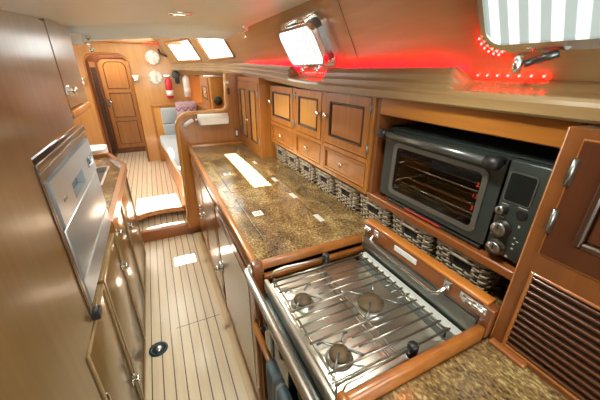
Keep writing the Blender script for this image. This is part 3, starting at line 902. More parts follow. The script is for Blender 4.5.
# shell
mb = MB()
mb.box((tx+.012, ty0, tz0), (1.03, ty0+.10, tz1-.004), .004)          # control side
mb.box((tx+.012, ty1-.03, tz0), (1.03, ty1, tz1-.004), .004)
mb.box((tx+.012, ty0+.10, tz0), (1.03, ty1-.03, tz0+.024)); mb.box((tx+.012, ty0+.10, tz1-.03), (1.03, ty1-.03, tz1-.004))
mb.build('shell', M['oventop'], tv)
mb = MB(); mb.box((1.005, ty0+.10, tz0+.024), (1.029, ty1-.03, tz1-.03)); mb.build('back_liner', M['cav'], tv)
mb = MB()
mb.box((tx+.012, ty0+.005, tz1-.006), (1.03, ty1-.005, tz1), .002)
for k in range(20):
    x = tx+.035+.0115*k; mb.box((x, ty0+.012, tz1-.001), (x+.006, ty1-.012, tz1+.003), .001)
mb.build('ribbed_top', M['oventop'], tv)
mb = MB()
for x in (.80, 1.0):
    for y in (ty0+.03, ty1-.03): mb.lathe([(.012, 0), (.014, .016)], (x, y, 1.0515), (0, 0, 1), 12)
mb.build('feet', M['black'], tv)
# door
u0, u1 = -ty1+.002, -.402
wy0, wy1, wz0, wz1 = .447, .782, 1.106, 1.276
dmb = MB(TF)
ou = rrect(u0, u1, tz0+.008, tz1-.008, .006); inn = rrect(-wy1, -wy0, wz0, wz1, .016)
dmb.ring(ou, inn, -.012, .006); dr_ = dmb.build('door', M['dgrey'], tv)
MB(TF).ring(rrect(-wy1-.012, -wy0+.012, wz0-.012, wz1+.010, .022), rrect(-wy1+.004, -wy0-.004, wz0+.004, wz1-.004, .014), .006, .011).build('window_trim', M['grey'], dr_)
MB(TF).prism(rrect(-wy1+.002, -wy0-.002, wz0+.002, wz1-.002, .014), .001, .004).build('door_glass', M['glass'], dr_)
mb = MB(TF); mb.tube([(-.83, 1.316, .044), (-.40, 1.316, .044)], .0125, 12)
h = mb.build('handle', M['handlebar'], dr_)
for y, s in ((.822, 1), (.417, -1)):
    mb = MB(TF); mb.lathe([(.006, 0), (.0155, .002), (.0165, .02), (.0155, .036), (.006, .038)], (-y-.019*1, 1.316, .044), (1, 0, 0), 14)
    mb.box((-y-.012, 1.305, .0), (-y+.012, 1.327, .04), .005)
    mb.build('handle_end', M['black'], h)
# interior racks
mb = MB()
for z in (1.205, 1.135):
    for x in (tx+.09, tx+.16): rod(mb, (x, ty0+.115, z), (x, ty1-.04, z), .0022)
    mb.tube([(tx+.022, ty0+.115, z+.002), (tx+.022, ty1-.04, z+.002)], .003, 8)
    for y in (ty0+.12, ty1-.045): rod(mb, (tx+.02, y, z-.001), (tx+.22, y, z-.001), .0022)
mb.build('wire_rack', M['chrome'], tv)
mb = MB()
for x in (tx+.06, tx+.16): mb.tube([(x, ty0+.105, 1.102), (x, ty1-.035, 1.102)], .005, 8)
mb.build('heating_element', M['grey'], tv)
# bottom lip with red line
mb = MB(TF); mb.box((-.80, 1.056, -.01), (-.41, 1.066, .006), .002); lp = mb.build('crumb_tray', M['black'], tv)
mb = MB(TF); mb.tube([(-.702, 1.0575, .004), (-.694, 1.062, .010), (-.556, 1.062, .010), (-.543, 1.0575, .004)], .0028, 6); mb.build('tray_pull', M['redlip'], lp, label='red-edged crumb tray pull')
# control panel
cpn = MB(TF).box((-.397, tz0+.004, -.012), (-ty0, tz1-.006, .006), .004, 2).build('control_panel', M['dgrey'], tv)
lc = MB(TF).prism(rrect(-.386, -.327, 1.224, 1.296, .006), .006, .008).build('display', M['dkglass'], cpn)
MB(TF).ring(rrect(-.389, -.324, 1.221, 1.299, .008), rrect(-.386, -.327, 1.224, 1.296, .006), .006, .009).build('display_trim', M['grey'], cpn)
for (y, z, rr) in ((.380, 1.198, .0115), (.369, 1.147, .0205), (.367, 1.090, .0205)):
    k = MB(TF).lathe([(rr*1.12, 0), (rr*1.12, .003), (rr, .004), (rr*.97, .018), (rr*.9, .021), (.002, .021)], (-y, z, .006), (0, 0, 1), 24).build('control_knob', M['knobmetal'], cpn)
    MB(TF).box((-y-.0012, z, .027), (-y+.0012, z+rr*.85, .0278)).build('pointer', M['black'], k)
MB(TF).lathe([(.0135, 0), (.0135, .0025), (.012, .003), (.002, .003)], (-.336, 1.199, .006), (0, 0, 1), 20).build('push_button', M['black'], cpn)
for (y, z, w, hh) in ((.358, 1.2165, .022, .002), (.40, 1.2125, .016, .0018), (.40, 1.176, .012, .0018), (.354, 1.168, .004, .006), (.408, 1.122, .012, .0025), (.355, 1.135, .004, .004), (.347, 1.128, .006, .0025), (.354, 1.118, .005, .0025), (.353, 1.105, .005, .004), (.36, 1.077, .006, .005)):
    y -= .021; MB(TF).box((-y-w/2, z-hh/2, .006), (-y+w/2, z+hh/2, .0066)).build('printed_mark', M['palemark'], cpn)
def text(txt, size, F, uvw, mat, parent, name):
    cu = bpy.data.curves.new('txt', 'FONT'); cu.body = txt; cu.size = size; cu.extrude = .0002; cu.align_x = 'CENTER'; cu.align_y = 'CENTER'
    ob = bpy.data.objects.new('txt', cu); COL.objects.link(ob)
    dg = bpy.context.evaluated_depsgraph_get(); dg.update()
    me = bpy.data.meshes.new_from_object(ob.evaluated_get(dg))
    bpy.data.objects.remove(ob); bpy.data.curves.remove(cu)
    mb = MB(F @ Matrix.Translation(uvw))
    mb.add([v.co.copy() for v in me.vertices], [list(p.vertices) for p in me.polygons])
    bpy.data.meshes.remove(me)
    return mb.build(name, mat, parent)
for tx_, z in (('2', 1.236), ('13', 1.202), ('3', 1.164)):
    text(tx_, .019, TF, (-.462, z, .0045), M['redmark'], dr_, 'rack_number')

# ------------------------------------------------------------------ wicker baskets under the cabinets
def make_basket(yc, label):
    w, d, hgt = .190, .17, .112
    x0 = .775
    t = thing('wicker_basket', label, 'basket', (x0+d/2, yc, ZT2), 'wicker baskets on the counter under the cabinets')
    T = Matrix.Translation((x0+d/2, yc, ZT2))
    def ringpt(s, z, off):
        tp = .90+.10*z/hgt
        p = rr_[s % len(rr_)]; n = nn_[s % len(rr_)]
        return (p[0]*tp+n[0]*off, p[1]*tp+n[1]*off, z)
    base = rrect(-d/2, d/2, -w/2, w/2, .02, 3)
    # resample evenly
    per = []; L_ = len(base)
    segs = [(Vector(base[i]), Vector(base[(i+1) % L_])) for i in range(L_)]
    tot = sum((b-a).length for a, b in segs); NS = 60
    rr_ = []; acc = 0; i = 0; rem = 0
    for k in range(NS):
        tgt = tot*k/NS
        while acc+(segs[i][1]-segs[i][0]).length < tgt: acc += (segs[i][1]-segs[i][0]).length; i += 1
        a, b = segs[i]; q = a.lerp(b, (tgt-acc)/max(1e-6, (b-a).length)); rr_.append(q)
    nn_ = []
    for k in range(NS):
        tdir = (rr_[(k+1) % NS]-rr_[k-1]).normalized(); nn_.append(Vector((tdir.y, -tdir.x)))
    body = MB(T)
    rows = 10
    for j in range(rows):
        z = .006+j*(hgt-.016)/(rows-1)
        pts = []
        for k in range(NS):
            o = .0026*(1 if ((k//2)+j) % 2 else -1)
            hole = .058 < z < .088
            pts.append((ringpt(k, z, o), k))
        if .055 < z < .086:
            seg_ = [p for p, k in pts if not (p[0] < -d/2*.86 and abs(p[1]) < .034)]
            # open run: start after the gap
            idx = [k for p, k in pts if not (p[0] < -d/2*.86 and abs(p[1]) < .034)]
            st_ = max(range(len(idx)), key=lambda q: (idx[q]-idx[q-1]) % NS)
            body.tube(seg_[st_:]+seg_[:st_], .0044, 5)
        else:
            body.tube([p for p, k in pts], .0044, 5, True)
    body.build('weave', M['wicker'], t)
    sk = MB(T)
    for k in range(1, NS, 4):
        a = ringpt(k, .002, 0); b = ringpt(k, hgt-.006, 0)
        if a[0] < -d/2*.8 and abs(a[1]) < .02: b = ringpt(k, .056, 0)
        sk.tube([a, b], .0042, 5)
    sk.build('stakes', M['wickerdark'], t)
    rim = MB(T)
    rim.tube([ringpt(k, hgt-.004+.0015*(k % 2), .001) for k in range(NS)], .0068, 6, True); rim.build('rim', M['wicker'], t)
    ln = MB(T)
    i1 = [(p[0]*.86, p[1]*.86) for p in rr_]
    ln.ring([(p[0]*.93, p[1]*.93) for p in rr_], i1, .002, hgt-.02); ln.prism(i1, .001, .004); ln.build('liner', M['liner'], t)
    hd = MB(T); hd.tube([(-d/2-.001, -.034, .089), (-d/2-.005, -.02, .093), (-d/2-.005, .02, .093), (-d/2-.001, .034, .089)], .0055, 6); hd.build('handle_bar', M['wicker'], t)
    return t
ords = ['wicker basket nearest the tall locker, first in the row under the cabinets', 'second wicker basket from the tall locker, under the far cabinet drawer', 'wicker basket under the middle cabinet drawer, third from the locker',
        'fourth wicker basket from the tall locker, under the join of two drawers', 'wicker basket under the wide drawer, fifth from the tall locker', 'wicker basket behind the far end of the wooden stove cover, beneath the niche edge',
        'wicker basket beneath the middle of the toaster oven shelf, behind stove cover', 'wicker basket beneath the toaster oven knobs, nearest the louvred cabinet']
b0 = None
for k, lab in enumerate(ords):
    yc = 1.945-.2125*k
    if b0 is None: b0 = make_basket(yc, lab)
    else: dup(b0, Vector((.775+.085, yc, ZT2)), lab)

# ------------------------------------------------------------------ near right cabinet with louvre
rc = thing('louvred_cabinet', 'reddish brown cabinet with louvred lower panel at the right edge', 'cabinet', (.85, -.1, ZT2))
XR = .668
FR = frame('-x', (XR, 0, 0))
yL = .265
mb = MB(); mb.box((XR+.02, -.6, ZT2), (1.05, yL-.003, 1.432)); mb.build('carcass', M['shadedwood'], rc)
mb = MB(FR)
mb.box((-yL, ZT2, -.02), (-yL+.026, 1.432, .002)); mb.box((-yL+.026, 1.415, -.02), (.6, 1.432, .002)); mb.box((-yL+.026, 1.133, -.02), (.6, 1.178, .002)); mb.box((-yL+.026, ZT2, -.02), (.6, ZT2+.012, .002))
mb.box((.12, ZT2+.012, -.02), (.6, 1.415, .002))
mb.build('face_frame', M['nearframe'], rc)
d = panel_door(rc, FR, -yL+.028, .118, 1.182, 1.412, -.012, .018, .042, 'shadedwood', 'shadedwood', .012)
for v in (1.255, 1.355): hinge(d, FR, -yL+.027, v, .008, .05)
lv = rect_ring(MB(FR), -yL+.026, .12, ZT2+.012, 1.133, .006, -.004, .005, .001).build('louvre_frame', M['edgeglint'], rc)  # thin frame in the highlight colour along the louvre edges
MB(FR).box((-yL+.032, ZT2+.018, -.019), (.114, 1.127, -.0165)).build('louvre_backing', M['underwood'], rc)
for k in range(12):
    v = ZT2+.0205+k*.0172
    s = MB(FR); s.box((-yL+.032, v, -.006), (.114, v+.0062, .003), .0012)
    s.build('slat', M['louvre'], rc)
rect_ring(MB(FR), -yL+.025, .121, 1.178, 1.4155, .004, -.004, .0045, .001).build('door_edge_highlight', M['edgeglint'], rc)  # painted highlight line around the door opening
MB(FR).box((-yL-.003, ZT2, -.02), (-yL, 1.432, .0035), .001).build('edge_highlight_strip', M['edgeglint'], rc)  # painted highlight line down the cabinet corner
mb = MB(); mb.box((XR-.02, .18, ZT2), (XR-.002, .262, ZT2+.012), .003); mb.build('skirting', M['red_y'], rc)

# ------------------------------------------------------------------ partition at the end of the counter
YP = 2.70
pt = thing('partition', 'varnished wooden partition with curved top edge behind the paper towel roll', 'partition', (.5, YP, .1))
top = [(.118, .112), (.15, 1.03)]
for k in range(9):
    t = PI-PI/2*k/8; top.append((.26+.11*math.cos(t), 1.065+.115*math.sin(t)))
top += [(.40, 1.184), (.52, 1.19)]
for k in range(7):
    t = -PI/2+PI/2*k/6; top.append((.53+.06*math.cos(t), 1.25+.06*math.sin(t)))
top += [(.60, 1.50)]
FP_ = frame('-y', (0, YP, 0))
mb = MB(FP_); mb.prism(top+[(.95, 1.50), (.95, .112)], -.035, 0); mb.build('panel', M['teak_v'], pt)
mb = MB(FP_)
T2 = [(Vector((a, b))) for a, b in top]
inn = []
mb.tube([(p.x, p.y, -.0175) for p in T2], .021, 8); mb.build('edge_trim', M['honey'], pt)
mb = MB(FP_); mb.tube([(.205, 1.085, .012), (.225, 1.105, .022), (.25, 1.122, .024), (.278, 1.13, .014)], .016, 8); mb.build('grab_handle', M['white'], pt, label='short curved white grab handle')
ol = MB(FP_).box((.635, .955, 0), (.668, 1.03, .008), .003).build('outlet_plate', M['red_v'], pt)
MB(FP_).box((.640, .972, .008), (.658, 1.016, .013), .002).build('switch', M['white'], ol)
mb = MB(FP_); mb.box((.59, 1.415, 0), (.612, 1.44, .018), .004); mb.build('switch', M['white'], pt)
mb = MB(FP_); mb.box((.598, 1.33, 0), (.615, 1.385, .02), .004); mb.build('clip', M['black'], pt)
# paper towel
pr = thing('paper_towel_roll', 'white paper towel roll on a holder at the partition above the counter', 'paper towel', (.44, 2.63, 1.08))
MB().lathe([(.018, 0), (.045, 0), (.045, .25), (.018, .25)], (.318, 2.645, 1.138), (1, 0, 0), 24).build('roll', M['paper'], pr)
MB().box((.33, 2.598, 1.098), (.56, 2.6005, 1.14)).build('loose_sheet', M['paper'], pr)
mb = MB(); mb.tube([(.295, 2.645, 1.138), (.585, 2.645, 1.138)], .008, 8)
for x in (.298, .582): mb.box((x-.006, 2.635, 1.128), (x+.006, 2.702, 1.15), .003)
mb.build('holder', M['chrome'], pr)

# ------------------------------------------------------------------ saloon: settee, cushions, towel
se = thing('settee', 'varnished settee base in the saloon beyond the partition', 'bench', (.45, 3.9, .22))
out = [(.02, 4.55), (.035, 4.3), (.15, 2.80), (.598, 2.78), (.598, 4.85), (.36, 4.85), (.36, 4.855), (.02, 4.855)]
mb = MB(); mb.prism(out, .22, .55); mb.build('seat_base', M['teak_v'], se)
bk = thing('bulkhead_panel', 'framed varnished backboard on the far bulkhead behind the settee cushions', 'panel', (.15, 4.9, .22))
mb = MB(); mb.box((-.045, 4.86, .22), (.36, 4.948, 1.055), .008, 2); mb.build('backboard', M['honey'], bk)
rect_ring(MB(frame('-y', (0, 4.86, 0))), -.045, .36, .23, 1.055, .03, 0, .012, .003).build('backboard_frame', M['teak_v'], bk)
sb = thing('side_backboard', 'long varnished backboard and ledge along the hull side of the settee', 'panel', (.65, 3.8, .55))
mb = MB(); mb.box((.60, 2.78, .55), (.63, 4.86, 1.045), .006, 2); mb.build('backboard', M['teak_y'], sb)
mb = MB(); mb.box((.585, 2.78, 1.045), (.80, 4.86, 1.07), .006, 2); mb.build('ledge', M['teak_y'], sb)
def cushion(name, out, z0, z1, label, cat, r=.03):
    mb = MB(); n = len(out)
    c = Vector((sum(p[0] for p in out)/n, sum(p[1] for p in out)/n))
    layers = []
    for k in range(5):
        t = k/4*PI/2
        layers.append((r*(1-math.sin(t)), z0+r*(1-math.cos(t))*1.0))
    prof = [(r*.9, z0)]+[(r*.2, z0+.01), (0, z0+.03), (0, z1-.035), (r*.25, z1-.012), (r*.8, z1-.002), (r*2.0, z1)]
    vs = []
    for off, z in prof:
        for p in out:
            v = Vector(p); q = v+(c-v).normalized()*off; vs.append((q.x, q.y, z))
    mb.add(vs, [(i*n+j, i*n+(j+1) % n, (i+1)*n+(j+1) % n, (i+1)*n+j) for i in range(len(prof)-1) for j in range(n)]+[list(range(n))[::-1], [(len(prof)-1)*n+j for j in range(n)]], True)
    return tag(mb.build(name, M['cush']), label, cat)
def dens(o, m=4):
    r_ = []
    for i in range(len(o)):
        a, b = Vector(o[i]), Vector(o[(i+1) % len(o)])
        for k in range(m): r_.append(tuple(a.lerp(b, k/m)))
    return r_
cushion('seat_cushion', dens([(.005, 4.70), (.0, 4.5), (.02, 4.25), (.075, 3.55), (.13, 2.79), (.59, 2.79), (.59, 4.70)]), .55, .655, 'long pale blue-grey seat cushion on the saloon settee', 'cushion')
mb = MB(); 
def bcush(x0, x1, y, z0, z1, name, label):
    F_ = frame('-y', (0, y, 0)); m_b = MB(F_); m_b.box((x0, z0, 0), (x1, z0+(z1-z0)*.52, .10), .025, 3); m_b.box((x0, z0+(z1-z0)*.52, 0), (x1, z1, .085), .025, 3)
    return tag(m_b.build(name, M['cush']), label, 'cushion')
bcush(.075, .335, 4.845, .552, 1.02, 'back_cushion', 'upright pale blue-grey back cushion against the far end of the settee')
cu2 = bcush(.345, .585, 4.845, .552, 1.06, 'corner_cushion', 'pale grey corner cushion of the settee behind the chevron patterned textile')
# chevron throw over the back
def thr(a, b):
    x = .155+.255*b; t = a
    yy = 4.30
    if t < .75: z = .72+(1.125-.72)*t/.75; y = 4.30+.10*t/.75+.008*math.sin(b*9)
    else:
        s = (t-.75)/.25; y = 4.40+.11*s; z = 1.125+.012*math.sin(s*PI)-.03*s
    return (x+.02*(1-t), y, z)
tp = thing('chevron_pillow', 'pink and plum chevron patterned textile upright on the settee behind the partition', 'pillow', (.3, 4.42, .655))
mb = MB()
def pil(sgn):
    def fn(a, b):
        uu, vv = a*2-1, b*2-1
        th = .055*(max(0, 1-abs(uu)**3))**.5*(max(0, 1-abs(vv)**3))**.5
        return (.415+.145*uu, 4.45+.12*(vv*.5+.5)+sgn*th*1.1, .655+.47*(vv*.5+.5))
    return fn
mb.grid(pil(-1), 16, 16); mb.grid(pil(1), 16, 16); mb.build('cover', M['chevron'], tp)
mb = MB()
for k in range(12):
    x = .28+.024*k; mb.tube([(x, 4.40, .70), (x+.004, 4.388, .672), (x-.002, 4.385, .657)], .005, 5)
mb.build('fringe', M['chevron'], tp)

# hull-side lockers in the saloon
sl = thing('saloon_locker', 'varnished hull-side locker with small door seen over the partition', 'cabinet', (.75, 4.0, 1.07))
mb = MB(); mb.box((.615, 3.62, 1.0705), (.9, 4.30, 1.455), .004); mb.build('carcass', M['honey'], sl)
FS = frame('-x', (.615, 0, 0))
panel_door(sl, FS, -4.26, -3.70, 1.10, 1.44, 0, .016, .09, 'teak_v', 'honey', .02)
oval_knob(sl, FS, -3.80, 1.28, .016)
fan = thing('cabin_fan', 'small round black cabin fan on the side of the saloon locker', 'fan', (.68, 3.60, 1.16))
mb = MB(); mb.lathe([(.02, 0), (.045, .005), (.05, .02), (.045, .04), (.02, .045)], (.68, 3.60, 1.20), (0, -1, 0), 16); mb.build('cage', M['black'], fan)
MB().lathe([(.014, 0), (.015, .006), (.002, .009)], (.68, 3.555, 1.20), (0, -1, 0), 12).build('hub', M['dgrey'], fan)
MB().box((.67, 3.595, 1.18), (.69, 3.622, 1.22), .003).build('bracket', M['black'], fan)

# ------------------------------------------------------------------ bulkhead fittings
def plate(x, z, rr, label):
    t = thing('decorative_plate', label, 'plate', (x, 4.94, z-rr))
    MB().lathe([(rr*.5, 0), (rr*.62, .012), (rr, .02), (rr*.99, .023), (rr*.62, .016), (.002, .014)], (x, 4.951, z), (0, -1, 0), 32).build('dish', M['plate'], t)
    MB().lathe([(rr*.36, 0), (rr*.34, .002), (.002, .003)], (x, 4.9355, z), (0, -1, 0), 20).build('painted_centre', M['paint_cream'], t)
plate(.10, 1.678, .090, 'upper of two round patterned plates hung on the far bulkhead')
plate(.092, 1.425, .088, 'lower of two round patterned plates hung on the far bulkhead')
def sconce(x, z, label):
    t = thing('wall_sconce', label, 'lamp', (x, 4.93, z-.09))
    MB().lathe([(.035, 0), (.035, .006), (.02, .012)], (x, 4.9495, z-.04), (0, -1, 0), 16).build('wall_plate', M['chrome'], t)
    MB().tube([(x, 4.94, z-.04), (x, 4.88, z-.055), (x, 4.865, z-.02)], .011, 8).build('arm', M['chrome'], t)
    MB().lathe([(.018, 0), (.024, .01), (.045, .055), (.042, .055), (.022, .012), (.002, .010)], (x, 4.865, z-.025), (0, 0, 1), 20).build('lamp_shade', M['shade'], t)
sconce(-.157, 1.425, 'white glass wall lamp right of the arched opening')
sconce(-.80, 1.395, 'white glass wall lamp left of the arched opening')
def ext(x, z0, z1, mat, label, lab2):
    t = thing('fire_extinguisher', label, 'fire extinguisher', (x, 4.91, z0))
    rr = .047; h = z1-z0
    MB().lathe([(.03, 0), (rr, .008), (rr, h*.74), (.035, h*.83), (.018, h*.86), (.018, h*.9)], (x, 4.90, z0), (-.0, 0, 1), 20).build('cylinder', mat, t)
    MB().lathe([(.02, 0), (.022, .02), (.014, .035)], (x, 4.90, z0+h*.88), (0, 0, 1), 12).build('valve', M['chrome'], t)
    MB().box((x-.055, 4.885, z1-.022), (x+.03, 4.915, z1), .006).build('lever', M['chrome'], t)
    MB().lathe([(rr+.001, 0), (rr+.001, h*.22)], (x, 4.90, z0+h*.14), (0, 0, 1), 20).build('label_band', M['white'], t)
    MB().box((x-.02, 4.93, z0+.05), (x+.02, 4.951, z0+h*.7), .002).build('bracket', M['black'], t)
ext(.247, 1.135, 1.46, M['redpaint'], 'red fire extinguisher with white label on the far bulkhead', '')
ext(.492, 1.155, 1.49, M['white'], 'white fire extinguisher on the far bulkhead beside the red one', '')
fb = thing('black_wall_horn', 'black fitting mounted between the red and white extinguishers', 'fitting', (.375, 4.93, 1.36))
MB().lathe([(.02, 0), (.03, .03), (.055, .06), (.05, .062)], (.37, 4.945, 1.45), (-.2, -1, .2), 12).build('horn', M['black'], fb)
MB().box((.345, 4.92, 1.34), (.405, 4.951, 1.46), .01).build('body', M['black'], fb)
for x, z, l in ((.585, 1.475, 'small brass knob left of another on the far bulkhead corner'), (.655, 1.462, 'small brass knob right of another on the far bulkhead corner')):
    tag(MB().lathe([(.02, 0), (.024, .012), (.02, .03), (.004, .034)], (x, 4.9505, z), (0, -1, 0), 12).build('brass_knob', M['brass']), l, 'knob')
mb = MB(); mb.tube([(.19, 4.945, 1.79), (.20, 4.935, 1.74), (.24, 4.93, 1.715), (.32, 4.93, 1.69), (.37, 4.935, 1.65), (.385, 4.935, 1.60), (.385, 4.945, 1.57)], .012, 8)
tag(mb.build('black_hose', M['cable']), 'black cable looping down the far bulkhead beside the window', 'cable')
ls = thing('saloon_led', 'short red LED strip under the far bulkhead top rail', 'light strip', (.1, 4.9, 1.84))
MB().box((.02, 4.892, 1.838), (.33, 4.9, 1.846)).build('tape', plain('dim_red_led', (.5, .02, .03), .4, emis=(1, .012, .03), estr=.9), ls)

# ------------------------------------------------------------------ left side: tall cabinet
XL = -.28
tc = thing('tall_cabinet', 'tall plain varnished cabinet wall closest to the camera on the left', 'cabinet', (-.6, .2, 0))
FT = frame('+x', (XL, 0, 0))      # u = y, v = z, w = +x
mb = MB(FT)
mb.box((-1.0, 0, -.03), (.722, 1.62, 0)); mb.box((.722, .815, -.03), (.868, 1.635, 0)); mb.box((.868, 1.33, -.03), (1.368, 1.664, 0))
mb.build('panel', M['panel'], tc)
mb = MB(); mb.box((-1.0, -1.0, 0), (-.31, .72, 1.6)); mb.build('carcass', M['panel'], tc)
# wooden frame round the appliance
mb = MB(FT); mb.box((.870, 1.264, -.02), (1.488, 1.288, .003), .002); mb.box((.868, 1.290, -.02), (1.49, 1.312, .006), .003, 2); mb.box((.874, .845, -.02), (.894, 1.264, .003), .002)
mb.build('appliance_frame', M['darkframe'], tc)
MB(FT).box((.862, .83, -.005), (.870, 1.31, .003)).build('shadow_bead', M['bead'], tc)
MB(FT).box((.722, .0, -.02), (.738, .815, -.004)).build('shadow_bead', M['bead'], tc)  # dark strip painted as the shade in the gap beside the lower door
MB(FT).box((.868, .815, -.005), (.905, .845, .02), .003).build('corner_block', M['black'], tc)
# stainless appliance
ap = thing('built_in_appliance', 'stainless steel built-in appliance with recessed handle in the left cabinet', 'appliance', (-.55, 1.2, .85))
mb = MB(); mb.box((-.86, .90, .8125), (-.30, 1.478, 1.262)); mb.build('housing', M['steel_b'], ap)
FA = frame('+x', (-.30, 0, 0))
mb = MB(FA)
slab = [(.90, 1.478, 1.128, 1.258)]
H = (1.07, 1.24, 1.145, 1.195)
for a, b, c, d in ((.90, H[0], 1.126, 1.258), (H[1], 1.478, 1.126, 1.258), (H[0], H[1], 1.126, H[2]), (H[0], H[1], H[3], 1.258)): mb.box((a, c, 0), (b, d, .028), .0)
cp2 = mb.build('control_panel', M['steel_b'], ap)
MB(FA).box((H[0], H[2], 0), (H[1], H[3], .004)).build('handle_recess', M['dgrey'], cp2)
MB(FA).box((1.35, 1.165, .028), (1.455, 1.205, .030), .002).build('display', M['dkglass'], cp2)
MB(FA).box((1.37, 1.175, .030), (1.40, 1.195, .032), .001).build('button', M['grey'], cp2)
MB(FA).box((.955, 1.178, .028), (.99, 1.190, .0295), .001).build('badge', M['grey'], cp2)
MB(FA).box((.90, .948, 0), (1.478, 1.118, .026), .004, 2).build('door_front', M['steel_b'], ap)
MB(FA).box((.90, .855, 0), (1.478, .940, .024), .003).build('kick_panel', M['steel_b'], ap)

# upper cabinet beyond the seam
uc = thing('left_upper_cabinet', 'narrow varnished upper cabinet with chrome latch past the tall panel', 'cabinet', (-.5, 1.57, 1.34))
mb = MB(); mb.box((-.80, 1.385, 1.335), (XL-.022, 1.775, 1.695)); mb.build('carcass', M['panel'], uc)
d = MB(FT).box((1.392, 1.385, -.022), (1.768, 1.685, -.002), .003).build('door', M['panel'], uc)
turn_latch(d, FT, 1.435, 1.448, -.002, 1)
MB(FT).box((1.385, 1.352, -.022), (1.775, 1.378, .004), .004, 2).build('lower_rail', M['teak_y'], uc)
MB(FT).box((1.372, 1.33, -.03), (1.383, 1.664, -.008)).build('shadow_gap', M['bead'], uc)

# left base cabinets
lb = thing('left_base_cabinet', 'varnished base cabinets with flush doors along the left side of the aisle', 'cabinet', (-.6, 1.7, 0))
mb = MB(); mb.box((-.95, .735, .0), (-.325, 2.5, .07)); mb.box((-.95, .735, .07), (-.305, 2.5, .812)); 
mb.prism([(-.305, 2.5), (-.43, 2.90), (-.95, 2.90), (-.95, 2.5)], 0, .808)
mb.build('carcass', M['bead'], lb)  # carcass coloured dark to paint the shade in gaps between doors
FB2 = frame('+x', (-.305, 0, 0))
for (a, b, la) in ((.742, 1.075, 1), (1.095, 1.49, -1), (1.51, 1.90, 1), (1.92, 2.46, 1)):
    d = MB(FB2).box((a, .075, 0), (b, .806, .022), .004, 2).build('door', M['panel'], lb)
    rect_ring(MB(FB2), a, b, .075, .806, .014, .0215, .028, .002).build('edge_moulding', M['mould'], d)
    if a < 1.0: turn_latch(d, FB2, b-.03, .31, .022, 1); MB(FB2).box((a+.02, .55, .022), (a+.026, .62, .03), .001).build('hinge', M['chrome'], d)
    elif a < 1.5: turn_latch(d, FB2, b-.03, .62, .022, 1)
    elif a < 1.9: turn_latch(d, FB2, a+.04, .765, .022, 1)
    else: turn_latch(d, FB2, a+.04, .60, .022, 1)
# sink counter
sc_ = thing('sink_countertop', 'granite sink counter with wooden edge and cut corner on the left', 'countertop', (-.6, 2.2, .812))
ZS = .838
outl = [(-.95, 1.485), (-.29, 1.485), (-.29, 2.50), (-.43, 2.91), (-.95, 2.91)]
mb = MB()
A = (-.62, -.395, 2.14, 2.58); B = (-.62, -.395, 1.58, 2.08)
slab_holes(mb, -.95, -.29, 1.485, 2.50, .808, ZS, [(A[0], A[1], A[2], 2.50), B])
mb.prism([(-.395, 2.50), (-.29, 2.50), (-.395, 2.81)], .808, ZS); mb.prism([(-.395, 2.58), (-.395, 2.81), (-.43, 2.91), (-.62, 2.91), (-.62, 2.58)], .808, ZS); mb.box((-.95, 2.5, .808), (-.62, 2.91, ZS))
mb.build('slab', M['granite'], sc_)
mb = MB()
path = [(-.283, 1.485), (-.283, 2.503), (-.425, 2.917), (-.95, 2.917)]
def strip(mb, path, t, z0, z1):
    for i in range(len(path)-1):
        a, b = Vector(path[i]), Vector(path[i+1]); dd_ = (b-a).normalized(); nn2 = Vector((dd_.y, -dd_.x))*t/2
        q = [a-nn2-dd_*t*.3, a+nn2-dd_*t*.3, b+nn2+dd_*t*.3, b-nn2+dd_*t*.3]
        mb.prism([(p.x, p.y) for p in q], z0, z1)
strip(mb, path, .028, .806, .865); mb.build('wooden_fiddle', M['teak_y'], sc_)
for (a, b, c, d_) in (A, B):
    mb = MB(); t = .006
    mb.box((a, c, .66), (b, d_, .666)); mb.box((a, c, .666), (a+t, d_, ZS)); mb.box((b-t, c, .666), (b, d_, ZS)); mb.box((a+t, c, .666), (b-t, c+t, ZS)); mb.box((a+t, d_-t, .666), (b-t, d_, ZS))
    rect_ring(mb, a-.008, b+.008, c-.008, d_+.008, .014, ZS, ZS+.003, .001)
    mb.build('sink_basin', M['steel'], sc_)
mb = MB(); mb.lathe([(.05, 0), (.075, .004), (.085, .08), (.10, .085), (.10, .088), (.08, .086), (.07, .01), (.002, .008)], (-.50, 1.93, .6665), (0, 0, 1), 24)
tag(mb.build('white_bowl', M['white']), 'white bowl standing in the nearer sink basin', 'bowl')
# white bin beyond the sink counter
wb = thing('white_bin', 'white rounded plastic bin standing just beyond the sink counter', 'bin', (-.56, 3.2, .22))
o_ = rrect(-.72, -.47, 3.08, 3.33, .05, 4)
i_ = rrect(-.705, -.485, 3.095, 3.315, .04, 4)
MB().ring(o_, i_, .22, .84).build('body', M['white'], wb); MB().prism(o_, .84, .862).build('lid', M['white'], wb)

